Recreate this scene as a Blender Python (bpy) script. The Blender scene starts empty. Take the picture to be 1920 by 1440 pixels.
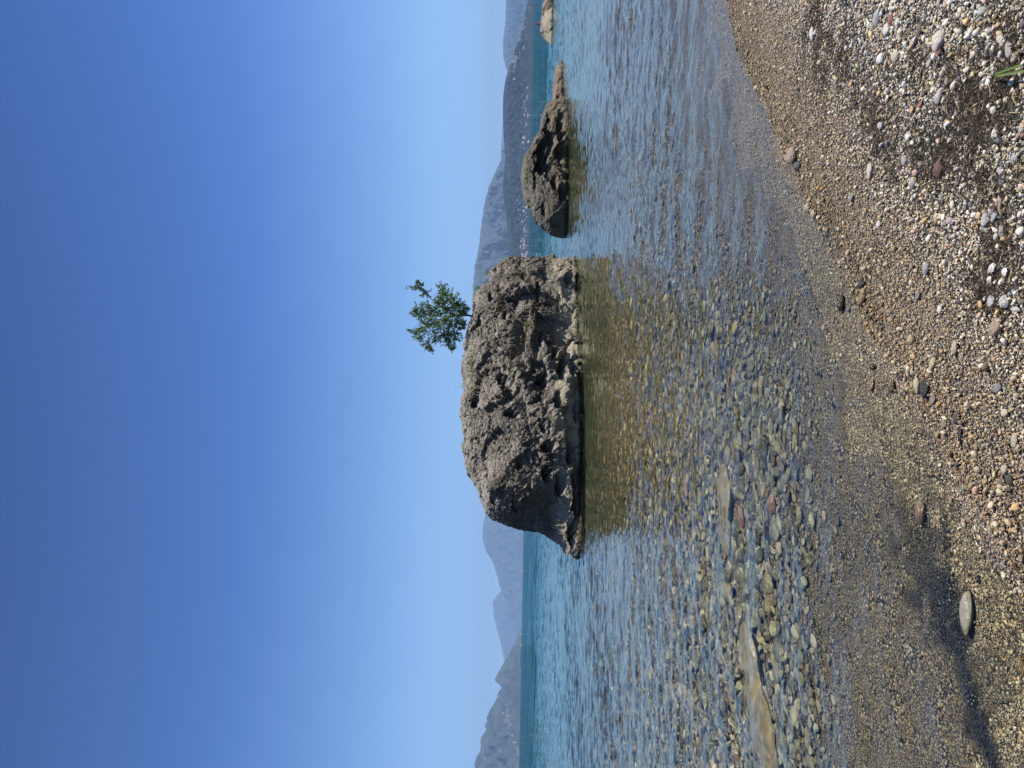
import bpy, math, random
import numpy as np
from mathutils import Vector, Matrix
random.seed(7); rng = np.random.default_rng(7)
sc = bpy.context.scene

# ------------------------------------------------------------------ camera
F_PX, CAM_H = 1386.7, 1.4
_r = math.atan(28/1440); _p = math.atan(26.6*math.cos(_r)/F_PX)
FW = np.array([0, math.cos(_p), math.sin(_p)]); _R0 = np.array([1., 0, 0]); _U0 = np.array([0, -math.sin(_p), math.cos(_p)])
RT = _R0*math.cos(_r)+_U0*math.sin(_r); UP = -_R0*math.sin(_r)+_U0*math.cos(_r)
cam_d = bpy.data.cameras.new('camera'); cam = bpy.data.objects.new('camera', cam_d); sc.collection.objects.link(cam)
cam_d.sensor_width = 36; cam_d.sensor_fit = 'HORIZONTAL'; cam_d.lens = 36*F_PX/1920
cam_d.clip_start = 0.05; cam_d.clip_end = 60000
M = Matrix.Identity(4)
for i in range(3):            # the phone was held upright, the picture is stored on its side: camera x = down, camera y = right
    M[i][0] = -UP[i]; M[i][1] = RT[i]; M[i][2] = -FW[i]
M[2][3] = CAM_H
cam.matrix_world = M; sc.camera = cam
CAM = np.array([0, 0, CAM_H])

# ------------------------------------------------------------------ light
SUN_EL, SUN_AZ = math.radians(60), math.radians(85)
world = bpy.data.worlds.new('World'); sc.world = world; world.use_nodes = True
wn = world.node_tree; bg = wn.nodes['Background']
sky = wn.nodes.new('ShaderNodeTexSky'); sky.sky_type = 'NISHITA'; sky.sun_disc = False
sky.sun_elevation = SUN_EL; sky.sun_rotation = SUN_AZ; sky.air_density = 1.0; sky.dust_density = 0.0; sky.ozone_density = 10.0; sky.altitude = 2000
_tc = wn.nodes.new('ShaderNodeTexCoord'); _sx = wn.nodes.new('ShaderNodeSeparateXYZ'); _rp = wn.nodes.new('ShaderNodeValToRGB'); _mx = wn.nodes.new('ShaderNodeMix')
wn.links.new(_tc.outputs['Generated'], _sx.inputs[0]); wn.links.new(_sx.outputs[2], _rp.inputs[0]); _e = _rp.color_ramp.elements
for _k, (_q, _c) in enumerate([(0., (.78, .88, 1.)), (.03, (.88, .93, .98)), (.12, (.98, .94, .86)), (.35, (.34, .51, .74)), (.58, (.20, .33, .53)), (.8, (.30, .38, .53))]):   # clearer, deeper blue than the model's own
    if _k > 1: _e.new(_q)
    _e[_k].position = _q; _e[_k].color = _c+(1,)
_mx.data_type = 'RGBA'; _mx.blend_type = 'MULTIPLY'; _mx.inputs[0].default_value = 1
wn.links.new(sky.outputs[0], _mx.inputs[6]); wn.links.new(_rp.outputs[0], _mx.inputs[7]); wn.links.new(_mx.outputs[2], bg.inputs[0]); bg.inputs[1].default_value = 0.112
sun_d = bpy.data.lights.new('sun', 'SUN'); sun_d.energy = 4.7; sun_d.angle = math.radians(0.53); sun_d.color = (1, .955, .88)
sun = bpy.data.objects.new('sun', sun_d); sc.collection.objects.link(sun)
SD = Vector((math.sin(SUN_AZ)*math.cos(SUN_EL), math.cos(SUN_AZ)*math.cos(SUN_EL), math.sin(SUN_EL)))
sun.rotation_euler = SD.to_track_quat('Z', 'Y').to_euler(); sun.location = (20, 5, 40)
vs = sc.view_settings; vs.view_transform = 'Standard'; vs.look = 'None'; vs.exposure = 0.75; vs.gamma = 1
sc.render.engine = 'CYCLES'; cy = sc.cycles
cy.max_bounces = 10; cy.transparent_max_bounces = 16; cy.transmission_bounces = 6; cy.glossy_bounces = 3; cy.diffuse_bounces = 3; cy.volume_bounces = 0
cy.use_denoising = True; cy.caustics_reflective = False; cy.sample_clamp_indirect = 6

# ------------------------------------------------------------------ helpers
def ray(x, y): return F_PX*FW+(960-x)*UP+(720-y)*RT
def ground_pt(x, y, z=0.0):
    d = ray(x, y); return CAM+d*(z-CAM_H)/d[2]
def at_depth(x, y, Y):
    d = ray(x, y); return CAM+d*(Y/d[1])
def lin(h):
    v = [int(h[i:i+2], 16)/255 for i in (0, 2, 4)]
    return tuple(c/12.92 if c <= .04045 else ((c+.055)/1.055)**2.4 for c in v)
def _h(ix, iy, iz, s):
    n = (ix.astype(np.int64)*73856093) ^ (iy.astype(np.int64)*19349663) ^ (iz.astype(np.int64)*83492791) ^ (s*2654435)
    n = (n ^ (n >> 13))*1274126177 & 0xffffffff
    n = (n ^ (n >> 16))*2246822519 & 0xffffffff
    return ((n ^ (n >> 15)) & 0xffffff)/float(0xffffff)
def vnoise(p, s=0):
    i = np.floor(p).astype(np.int64); f = p-i; u = f*f*f*(f*(f*6-15)+10); o = 0
    for dx in (0, 1):
        wx = u[:, 0] if dx else 1-u[:, 0]
        for dy in (0, 1):
            wy = u[:, 1] if dy else 1-u[:, 1]
            for dz in (0, 1):
                wz = u[:, 2] if dz else 1-u[:, 2]
                o = o+wx*wy*wz*_h(i[:, 0]+dx, i[:, 1]+dy, i[:, 2]+dz, s)
    return o*2-1
def fbm(p, oc=4, s=0, g=.5):
    a, t, n = 1, 0, 0
    for k in range(oc):
        t = t+a*vnoise(p*2.03**k+k*17.3, s+k); n += a; a *= g
    return t/n
def worley(p, s=0):
    i = np.floor(p).astype(np.int64); b1 = np.full(len(p), 9.); b2 = b1.copy(); cid = np.zeros(len(p))
    for dx in (-1, 0, 1):
        for dy in (-1, 0, 1):
            for dz in (-1, 0, 1):
                c = i+np.array([dx, dy, dz])
                q = np.stack([c[:, k]+_h(c[:, 0], c[:, 1], c[:, 2], s+31*k+1) for k in range(3)], 1)
                d = np.sqrt(((p-q)**2).sum(1)); m = d < b1
                b2 = np.where(m, b1, np.minimum(b2, d)); b1 = np.where(m, d, b1)
                cid = np.where(m, _h(c[:, 0], c[:, 1], c[:, 2], s+99), cid)
    return b1, b2, cid
def sstep(a, b, x):
    t = np.clip((x-a)/(b-a), 0, 1); return t*t*(3-2*t)
def mesh_np(name, V, Fq, mat, smooth=True):
    me = bpy.data.meshes.new(name); V = np.asarray(V, dtype=np.float32); Fq = np.asarray(Fq, dtype=np.int32)
    n, k = Fq.shape
    me.vertices.add(len(V)); me.vertices.foreach_set('co', V.ravel())
    me.loops.add(n*k); me.loops.foreach_set('vertex_index', Fq.ravel())
    me.polygons.add(n); me.polygons.foreach_set('loop_start', np.arange(n, dtype=np.int32)*k)
    me.polygons.foreach_set('use_smooth', np.full(n, smooth))
    me.update(calc_edges=True); me.validate()
    if mat: me.materials.append(mat)
    return me
def obj(name, me, parent=None, label=None, cat=None, group=None, kind=None, loc=None):
    o = bpy.data.objects.new(name, me); sc.collection.objects.link(o)
    if parent: o.parent = parent
    if loc is not None: o.location = loc
    if label: o['label'] = label
    if cat: o['category'] = cat
    if group: o['group'] = group
    if kind: o['kind'] = kind
    return o
def grid_faces(nr, nc, wrap=False):
    r = np.arange(nr-1)[:, None]; c = np.arange(nc if wrap else nc-1)[None, :]; c2 = (c+1) % nc
    return np.stack([r*nc+c, r*nc+c2, (r+1)*nc+c2, (r+1)*nc+c], -1).reshape(-1, 4)
def normals(me):
    a = np.empty(len(me.vertices)*3, np.float32); me.vertices.foreach_get('normal', a); return a.reshape(-1, 3).astype(float)
def coords(me):
    a = np.empty(len(me.vertices)*3, np.float32); me.vertices.foreach_get('co', a); return a.reshape(-1, 3).astype(float)
def set_co(me, V): me.vertices.foreach_set('co', V.astype(np.float32).ravel()); me.update()

def facets(p, s, slope, step):          # broken planes: every cell of the stone has its own tilt and height
    i = np.floor(p).astype(np.int64); b1 = np.full(len(p), 9.); out = np.zeros(len(p)); b2 = b1.copy()
    for dx in (-1, 0, 1):
        for dy in (-1, 0, 1):
            for dz in (-1, 0, 1):
                c = i+np.array([dx, dy, dz]); h = [_h(c[:, 0], c[:, 1], c[:, 2], s+31*k+1) for k in range(7)]
                v = p-(c+np.stack(h[:3], 1)); d = np.sqrt((v**2).sum(1)); m = d < b1
                val = slope*((h[3]-.5)*v[:, 0]+(h[4]-.5)*v[:, 1]+(h[5]-.5)*v[:, 2])*2+step*(h[6]-.5)*2
                b2 = np.where(m, b1, np.minimum(b2, d)); b1 = np.where(m, d, b1); out = np.where(m, val, out)
    return out, b2-b1

class NT:
    def __init__(s, name):
        s.m = bpy.data.materials.new(name); s.m.use_nodes = True; s.t = s.m.node_tree; s.t.nodes.clear()
        s.out = s.t.nodes.new('ShaderNodeOutputMaterial')
    def n(s, typ, inp=None, **kw):
        nd = s.t.nodes.new(typ)
        for k, v in kw.items(): setattr(nd, k, v)
        for k, v in (inp or {}).items(): s.set(nd.inputs[k], v)
        return nd
    def set(s, sock, v):
        if hasattr(v, 'is_linked') or isinstance(v, bpy.types.NodeSocket): s.t.links.new(v, sock)
        elif isinstance(v, bpy.types.Node): s.t.links.new(v.outputs[0], sock)
        else:
            if isinstance(v, tuple) and len(v) == 3 and sock.type == 'RGBA': v = v+(1,)
            sock.default_value = v
    def math(s, op, a, b=0.0, c=0.0, clamp=False):
        nd = s.n('ShaderNodeMath', operation=op, use_clamp=clamp); s.set(nd.inputs[0], a); s.set(nd.inputs[1], b); s.set(nd.inputs[2], c); return nd.outputs[0]
    def mix(s, f, a, b, bt='MIX'):
        nd = s.n('ShaderNodeMix', data_type='RGBA', blend_type=bt); s.set(nd.inputs[0], f); s.set(nd.inputs[6], a); s.set(nd.inputs[7], b); return nd.outputs[2]
    def ramp(s, f, stops, interp='LINEAR'):
        nd = s.n('ShaderNodeValToRGB', {0: f}); e = nd.color_ramp; e.interpolation = interp
        while len(e.elements) < len(stops): e.elements.new(0.5)
        for q, (p, c) in zip(e.elements, stops):
            q.position = p; q.color = c+(1,) if isinstance(c, tuple) else (c, c, c, 1)
        return nd.outputs[0]
    def maprange(s, v, a, b, c=0., d=1.):
        nd = s.n('ShaderNodeMapRange', {0: v, 1: a, 2: b, 3: c, 4: d}, interpolation_type='SMOOTHSTEP'); return nd.outputs[0]
    def noise(s, vec, scale, detail=4, rough=.55, out=0):
        return s.n('ShaderNodeTexNoise', {'Vector': vec, 'Scale': scale, 'Detail': detail, 'Roughness': rough}).outputs[out]
    def voro(s, vec, scale, feature='F1', out=0, rnd=1.0):
        return s.n('ShaderNodeTexVoronoi', {'Vector': vec, 'Scale': scale, 'Randomness': rnd}, feature=feature).outputs[out]
    def bump(s, h, strength=1.0, dist=.01, nrm=None):
        nd = s.n('ShaderNodeBump', {'Height': h, 'Strength': strength, 'Distance': dist})
        if nrm is not None: s.set(nd.inputs['Normal'], nrm)
        return nd.outputs[0]
    def principled(s, **kw):
        nd = s.n('ShaderNodeBsdfPrincipled')
        for k, v in kw.items(): s.set(nd.inputs[k.replace('_', ' ')], v)
        s.t.links.new(nd.outputs[0], s.out.inputs[0]); return nd

# ------------------------------------------------------------------ the shore in plan
SHORE = np.array([(-40, -6), (-9, -1.2), (-3, .55), (-1.5, 1.25), (-.8, 1.75), (-.33, 2.27), (-.18, 2.47), (.07, 2.75), (.24, 3.01), (.5, 3.27), (.77, 3.57), (1.11, 3.87), (1.4, 4.16),
                  (1.67, 4.41), (2.28, 5.05), (2.79, 5.34), (4.2, 6.3), (7, 8.2), (14, 13), (40, 26), (400, 180)], float)
STEP = np.array([(-400, 60), (-40, 8), (-6, 3.2), (-3, 3.35), (-1.75, 3.45), (-1.21, 3.61), (-.61, 3.71), (-.08, 3.8), (.32, 4.02), (.72, 4.45), (1.4, 5.63), (2.0, 6.6), (2.34, 6.98), (2.98, 7.21), (3.89, 7.46),
                 (6, 9), (12, 14), (40, 31), (400, 240)], float)
def above(line, X, Y): return Y-np.interp(X, line[:, 0], line[:, 1])
def sdist(line, X, Y):        # signed, + on the lake side
    best = np.full(X.shape, 1e9)
    for (ax, ay), (bx, by) in zip(line[:-1], line[1:]):
        dx, dy = bx-ax, by-ay; t = np.clip(((X-ax)*dx+(Y-ay)*dy)/(dx*dx+dy*dy), 0, 1)
        best = np.minimum(best, np.hypot(X-ax-t*dx, Y-ay-t*dy))
    return best*np.sign(above(line, X, Y))
def ground_z(X, Y):
    X = np.asarray(X, float); Y = np.asarray(Y, float); sh = X.shape; X = X.ravel(); Y = Y.ravel()
    d = sdist(SHORE, X, Y); s = sdist(STEP, X, Y)
    P = np.stack([X, Y, np.zeros_like(X)], 1)
    n1 = fbm(P*1.3, 3, 5); n2 = fbm(P*6, 3, 9)
    inland = np.maximum(-d, 0); z_in = .075*np.minimum(inland, 3)+.03*np.maximum(inland-3, 0)**.9+.02*sstep(.3, .9, inland)+n1*.02*sstep(0, .6, inland)+n2*.007+fbm(P*2.6, 2, 15)*.010*sstep(.6, 0, inland)
    dd = np.maximum(d, 0); z_sh = -.035*(1-np.exp(-dd*1.6))-.006*dd+n2*.006*sstep(0, .4, dd)+fbm(P*2.6, 2, 15)*.010
    ss = np.maximum(s, 0); z_st = -.055*sstep(-.7, .6, s)-.058*ss+.0004*np.minimum(ss, 40)**1.0+n1*.03*sstep(0, 1, s)
    z_st = np.maximum(z_st, -9-.2*n1)
    z = np.where(d < 0, z_in, np.maximum(z_sh, -.075)+z_st*(s > -.75)*(d > 0))
    # little ridge with a lee at the lower left
    a = ground_pt(1730, 1090)[:2]; b = ground_pt(1845, 1440)[:2]; e = b+(b-a)*3
    dx, dy = (e-a); L2 = dx*dx+dy*dy; t = ((X-a[0])*dx+(Y-a[1])*dy)/L2; off = ((X-a[0])*dy-(Y-a[1])*dx)/math.sqrt(L2)
    return z.reshape(sh)

# ------------------------------------------------------------------ materials: stones
def stone_mat(name, inst):
    m = NT(name)
    tc = m.n('ShaderNodeTexCoord').outputs['Object']; geo = m.n('ShaderNodeNewGeometry').outputs['Position']
    z = m.n('ShaderNodeSeparateXYZ', {0: geo}).outputs[2]
    oi = m.n('ShaderNodeObjectInfo')
    if inst: col = m.n('ShaderNodeAttribute', attribute_type='INSTANCER', attribute_name='pcol').outputs['Color']
    else: col = oi.outputs['Color']
    off = m.n('ShaderNodeVectorMath', {0: tc, 1: m.n('ShaderNodeCombineXYZ', {0: m.math('MULTIPLY', oi.outputs['Random'], 37.), 1: m.math('MULTIPLY', oi.outputs['Random'], 91.)}).outputs[0]}, operation='ADD').outputs[0]
    n = m.noise(off, 1.6, 5, .7)
    c = m.mix(1.0, col, m.ramp(n, [(.25, .62), (.75, 1.3)]), 'MULTIPLY')
    vein = m.ramp(m.math('ABSOLUTE', m.math('SUBTRACT', m.noise(off, .9, 2, .4), .5)), [(0, 1.), (.012, 0.)])
    c = m.mix(m.math('MULTIPLY', vein, m.math('GREATER_THAN', oi.outputs['Random'], .8)), c, (.62, .6, .55))
    wet = m.maprange(z, .05, .005)
    c = m.mix(wet, c, m.mix(1.0, c, (.62, .58, .5), 'MULTIPLY'))
    m.principled(Base_Color=c, Roughness=m.maprange(wet, 0, 1, .72, .22), Normal=m.bump(m.noise(off, 7, 4), .35, .1))
    return m.m
M_PEB = stone_mat('pebble_stone', False); M_GRAV = stone_mat('gravel_stone', True)

def bed_mat():
    m = NT('shore_gravel'); geo = m.n('ShaderNodeNewGeometry').outputs['Position']
    z = m.n('ShaderNodeSeparateXYZ', {0: geo}).outputs[2]
    flat = m.n('ShaderNodeVectorMath', {0: geo, 1: (1, 1, .3)}, operation='MULTIPLY').outputs[0]
    def grains(scale):
        cell = m.voro(flat, scale, out=1); d = m.voro(flat, scale, out=0)
        v = m.n('ShaderNodeSeparateColor', {0: cell})
        c = m.ramp(v.outputs[0], [(0, (.05, .05, .052)), (.18, (.16, .15, .14)), (.34, (.32, .27, .20)), (.5, (.44, .40, .33)), (.62, (.24, .245, .25)), (.76, (.6, .54, .45)), (.88, (.4, .28, .15)), (.95, (.75, .7, .62))], 'CONSTANT')
        return m.mix(m.ramp(d, [(.35, 0.), (.62, 1.)]), c, (.015, .012, .010)), d
    c1, d1 = grains(190.); c2, d2 = grains(75.)
    pick = m.maprange(m.noise(flat, 9., 3), .46, .6)
    c = m.mix(pick, c1, c2)
    c = m.mix(1.0, c, m.ramp(m.noise(flat, 2.2, 4), [(.3, (.75, .72, .68)), (.7, (1.2, 1.17, 1.1))]), 'MULTIPLY')
    wet = m.maprange(z, .05, .005); c = m.mix(wet, c, m.mix(1.0, c, (1.0, .90, .80), 'MULTIPLY'))
    c = m.mix(m.math('SUBTRACT', 1.0, wet, clamp=True), c, m.mix(1.0, c, (.45, .43, .40), 'MULTIPLY'))        # ground between the grains is darker above the water line
    # left streak's shade painted near black, together with real plant litter
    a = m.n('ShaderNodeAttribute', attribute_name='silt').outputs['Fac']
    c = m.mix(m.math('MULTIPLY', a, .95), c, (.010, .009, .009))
    # going deeper: olive silt, then the green of deep water
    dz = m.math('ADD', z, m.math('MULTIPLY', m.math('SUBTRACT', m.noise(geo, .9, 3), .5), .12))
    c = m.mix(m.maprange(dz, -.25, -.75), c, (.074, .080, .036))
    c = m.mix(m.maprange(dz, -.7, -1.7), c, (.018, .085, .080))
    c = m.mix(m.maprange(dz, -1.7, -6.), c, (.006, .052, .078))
    h = m.mix(pick, d1, m.math('MULTIPLY', d2, 2.2))
    m.principled(Base_Color=c, Roughness=m.maprange(wet, 0, 1, .8, .35), Normal=m.bump(m.math('MULTIPLY', h, -1), 1., .004))
    return m.m
M_BED = bed_mat()

def project(P):
    v0 = P-CAM; dn = np.maximum(v0@FW, .05); return 960-F_PX*(v0@UP)/dn, 720-F_PX*(v0@RT)/dn
BLOBS = [(1850, 215, 60, 70, 1.), (1800, 120, 60, 45, .5), (1880, 150, 45, 40, .8), (1910, 60, 30, 60, .3), (1620, 225, 40, 45, .55), (1670, 290, 40, 40, .6), (1740, 290, 60, 45, .45), (1700, 150, 60, 40, .3), (1900, 260, 30, 40, .9), (1840, 520, 40, 40, .6),
         (1870, 450, 35, 40, .5), (1550, 60, 50, 90, .8), (1520, 110, 45, 60, .6), (1760, 320, 30, 35, .5), (1850, 330, 40, 40, .5), (1830, 560, 30, 30, .4)]
def debris_at(X, Y):          # how thick the dark plant litter lies
    px, py = project(np.stack([X, Y, X*0+.09], 1)); pr = np.zeros(X.shape)
    for bx, by, rx, ry_, a in BLOBS: pr += a*np.exp(-((px-bx)/rx)**2-((py-by)/ry_)**2)
    pr = np.where((Y > 1) & (Y < 9), pr, 0); return np.clip(pr*(.75+1.5*fbm(np.stack([X*9, Y*9, X*0], 1), 3, 4)), 0, 1)
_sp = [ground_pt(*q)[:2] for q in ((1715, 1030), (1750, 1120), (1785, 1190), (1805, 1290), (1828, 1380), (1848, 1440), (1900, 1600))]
def silt_at(X, Y):            # dark streak along the shore, its shade painted into the colours
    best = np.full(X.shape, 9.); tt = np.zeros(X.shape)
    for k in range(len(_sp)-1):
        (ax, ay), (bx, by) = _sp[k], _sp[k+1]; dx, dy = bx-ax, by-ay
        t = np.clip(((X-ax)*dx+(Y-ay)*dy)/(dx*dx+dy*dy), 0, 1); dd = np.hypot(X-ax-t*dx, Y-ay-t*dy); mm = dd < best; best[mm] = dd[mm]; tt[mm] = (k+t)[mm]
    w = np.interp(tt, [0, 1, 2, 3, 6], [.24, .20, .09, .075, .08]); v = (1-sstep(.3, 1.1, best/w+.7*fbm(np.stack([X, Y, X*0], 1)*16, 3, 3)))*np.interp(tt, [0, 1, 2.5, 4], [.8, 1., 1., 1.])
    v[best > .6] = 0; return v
def dark_at(X, Y): return np.clip(silt_at(X, Y)+debris_at(X, Y)*.95, 0, 1)  # painted shade of the streak plus plant litter

# ------------------------------------------------------------------ ground sheet
def stretch(lo, hi, step, far_lo, far_hi, g):
    a = list(np.arange(lo, hi, step)); s = step; x = a[-1]
    while x < far_hi: s *= g; x += s; a.append(x)
    s = step; x = lo; b = []
    while x > far_lo: s *= g; x -= s; b.append(x)
    return np.array(b[::-1]+a)
gx = stretch(-2.6, 3.6, .018, -27500, 27500, 1.09); gy = stretch(1.4, 8, .018, -60, 27500, 1.07)
GX, GY = np.meshgrid(gx, gy); GZ = ground_z(GX, GY)
me = mesh_np('ground', np.stack([GX, GY, GZ], -1).reshape(-1, 3), grid_faces(len(gy), len(gx)), M_BED)
at = me.attributes.new('silt', 'FLOAT', 'POINT'); at.data.foreach_set('value', dark_at(GX.ravel(), GY.ravel()).astype(np.float32))  # 'silt' holds the streak's painted shade and the plant litter
obj('ground', me, kind='structure')

# ------------------------------------------------------------------ water
def wave_z(X, Y):
    lee = 1-.5*np.exp(-((X+.6+.0*Y)/2.6)**2)*sstep(3.5, 7., Y)*(Y < 19)      # calmer water in the lee of the big rock
    R = np.hypot(X, Y); z = np.zeros_like(X); P = np.stack([X, Y, X*0], -1).reshape(-1, 3)
    wx = fbm(P*.7, 2, 41).reshape(X.shape)*.25; wy = fbm(P*.7, 2, 43).reshape(X.shape)*.25
    r = np.random.default_rng(3); N = 60
    for k in range(N):
        lam = .055*(.95/.055)**(k/(N-1)); th = math.radians(90+r.normal(0, 38)+8); amp = .0042*lam**.8*r.uniform(.6, 1.3); q = 2*math.pi/lam
        fade = 1/(1+(R*.0045/lam)**4)          # leave out what the mesh there cannot carry
        z += amp*fade*np.sin(q*(math.cos(th)*(X+wx)+math.sin(th)*(Y+wy))+r.uniform(0, 6.28))
    g = .55+.75*sstep(-.5, .5, fbm(P*.35, 2, 47).reshape(X.shape))
    return z*g*lee
ta = np.linspace(-.66, .66, 760); s = ta[1]-ta[0]; x = ta[-1]; o = []
while x < 9: s *= 1.25; x += s; o.append(x)
ta = np.concatenate([-np.array(o)[::-1], ta, o])
ry = [.25]
while ry[-1] < 70: ry.append(ry[-1]*1.0052 if ry[-1] > 1.9 else ry[-1]*1.03)
while ry[-1] < 27000: ry.append(ry[-1]*1.12)
ry = np.array(ry); WY = np.repeat(ry[:, None], len(ta), 1); WX = WY*ta[None, :]
dep = -ground_z(np.clip(WX, -300, 300), np.clip(WY, 0, 300)); att = sstep(-.0, .16, dep)*.62+.38*sstep(0, .045, dep)
WZ = wave_z(WX, WY)*att*(WY < 90)
keep = grid_faces(len(ry), len(ta))
def water_mat(film):
    m = NT('water_film' if film else 'lake_water'); _g = m.n('ShaderNodeNewGeometry'); geo = _g.outputs['Position']; geon = _g.outputs['Normal']
    v = m.n('ShaderNodeVectorMath', {0: geo, 1: (1, 1.0, 0)}, operation='MULTIPLY').outputs[0]
    dist = m.n('ShaderNodeVectorMath', {0: geo}, operation='LENGTH').outputs['Value']
    far = m.maprange(dist, 10., 45.)
    nv = m.n('ShaderNodeVectorMath', {0: m.n('ShaderNodeMix', {0: .45, 6: m.noise(v, 1.6, 3, .6, 1), 7: m.noise(v, 6.5, 2, .6, 1)}, data_type='RGBA').outputs[2], 1: (.5, .5, .5)}, operation='SUBTRACT').outputs[0]
    big = m.n('ShaderNodeVectorMath', {0: m.noise(m.n('ShaderNodeVectorMath', {0: v, 1: (.16, .40, 0)}, operation='MULTIPLY').outputs[0], 1., 4, .65, 1), 1: (.5, .5, .5)}, operation='SUBTRACT').outputs[0]
    nv = m.n('ShaderNodeVectorMath', {0: nv, 1: m.n('ShaderNodeVectorMath', {0: big, 3: m.maprange(dist, 35., 100., .0, 1.1)}, operation='SCALE').outputs[0]}, operation='ADD').outputs[0]
    amp = m.math('ADD', m.maprange(dist, 14., 80., 0., 1.5), m.maprange(dist, 1.5, 9., .03, .05))
    amp = m.math('MULTIPLY', amp, m.math('MULTIPLY', m.maprange(m.noise(v, .055, 3, .6), .3, .7, .7, 1.25), m.maprange(m.noise(m.n('ShaderNodeVectorMath', {0: v, 1: (.006, .02, 0)}, operation='MULTIPLY').outputs[0], 1., 4, .7), .35, .65, .55, 1.25)))
    nv = m.n('ShaderNodeVectorMath', {0: nv, 3: amp}, operation='SCALE').outputs[0]
    nv = m.n('ShaderNodeVectorMath', {0: nv, 1: (2.1, 3.2, 0)}, operation='MULTIPLY').outputs[0]
    hb = m.n('ShaderNodeVectorMath', {0: m.n('ShaderNodeVectorMath', {0: geon, 1: nv}, operation='ADD').outputs[0]}, operation='NORMALIZE').outputs[0]
    fr = m.n('ShaderNodeFresnel', {'IOR': 1.333, 'Normal': hb}).outputs[0]
    tr = m.n('ShaderNodeBsdfTransparent', {'Color': (.94, .975, .91, 1)})
    gl = m.n('ShaderNodeBsdfGlossy', {'Roughness': m.maprange(dist, 6, 200, .02, .06), 'Normal': hb})
    mx = m.n('ShaderNodeMixShader', {0: fr, 1: tr.outputs[0], 2: gl.outputs[0]})
    glass = m.n('ShaderNodeBsdfGlass', {'IOR': 1.333, 'Roughness': m.maprange(dist, 40, 200, 0., .05), 'Normal': hb, 'Color': m.mix(m.maprange(dist, 22., 90.), (.96, .985, .905), (.48, .80, .80))})
    fin = mx if film else glass            # a film of water bends nothing, deeper water does
    m.t.links.new(fin.outputs[0], m.out.inputs[0]); return m.m
M_WATER = water_mat(False); M_FILM = water_mat(True)
def water_piece(r0, r1, c0, c1):
    sub = (slice(r0, r1), slice(c0, c1)); q = np.stack([WX[sub], WY[sub], WZ[sub]], -1); me = mesh_np('water', q.reshape(-1, 3), grid_faces(q.shape[0], q.shape[1]), M_WATER)
    me.materials.append(M_FILM); _d = dep[sub]; _d = (_d[:-1, :-1]+_d[1:, 1:])/2; me.polygons.foreach_set('material_index', (_d < .024).astype(np.int32).ravel()); me.update(); return obj('water', me, kind='structure')
# the near water is its own sheet (small, so its refraction is exact); the far sheets butt on to its edges
rc = int(np.searchsorted(ry, 30.)); r9 = int(np.searchsorted(ry, 9.)); ca = int(np.searchsorted(ta, -.9)); cb = int(np.searchsorted(ta, .9))
WATERS = [water_piece(0, r9+1, ca, cb+1), water_piece(r9, rc+1, ca, cb+1), water_piece(rc, len(ry), 0, len(ta)), water_piece(0, rc+1, 0, ca+1), water_piece(0, rc+1, cb, len(ta))]

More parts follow.
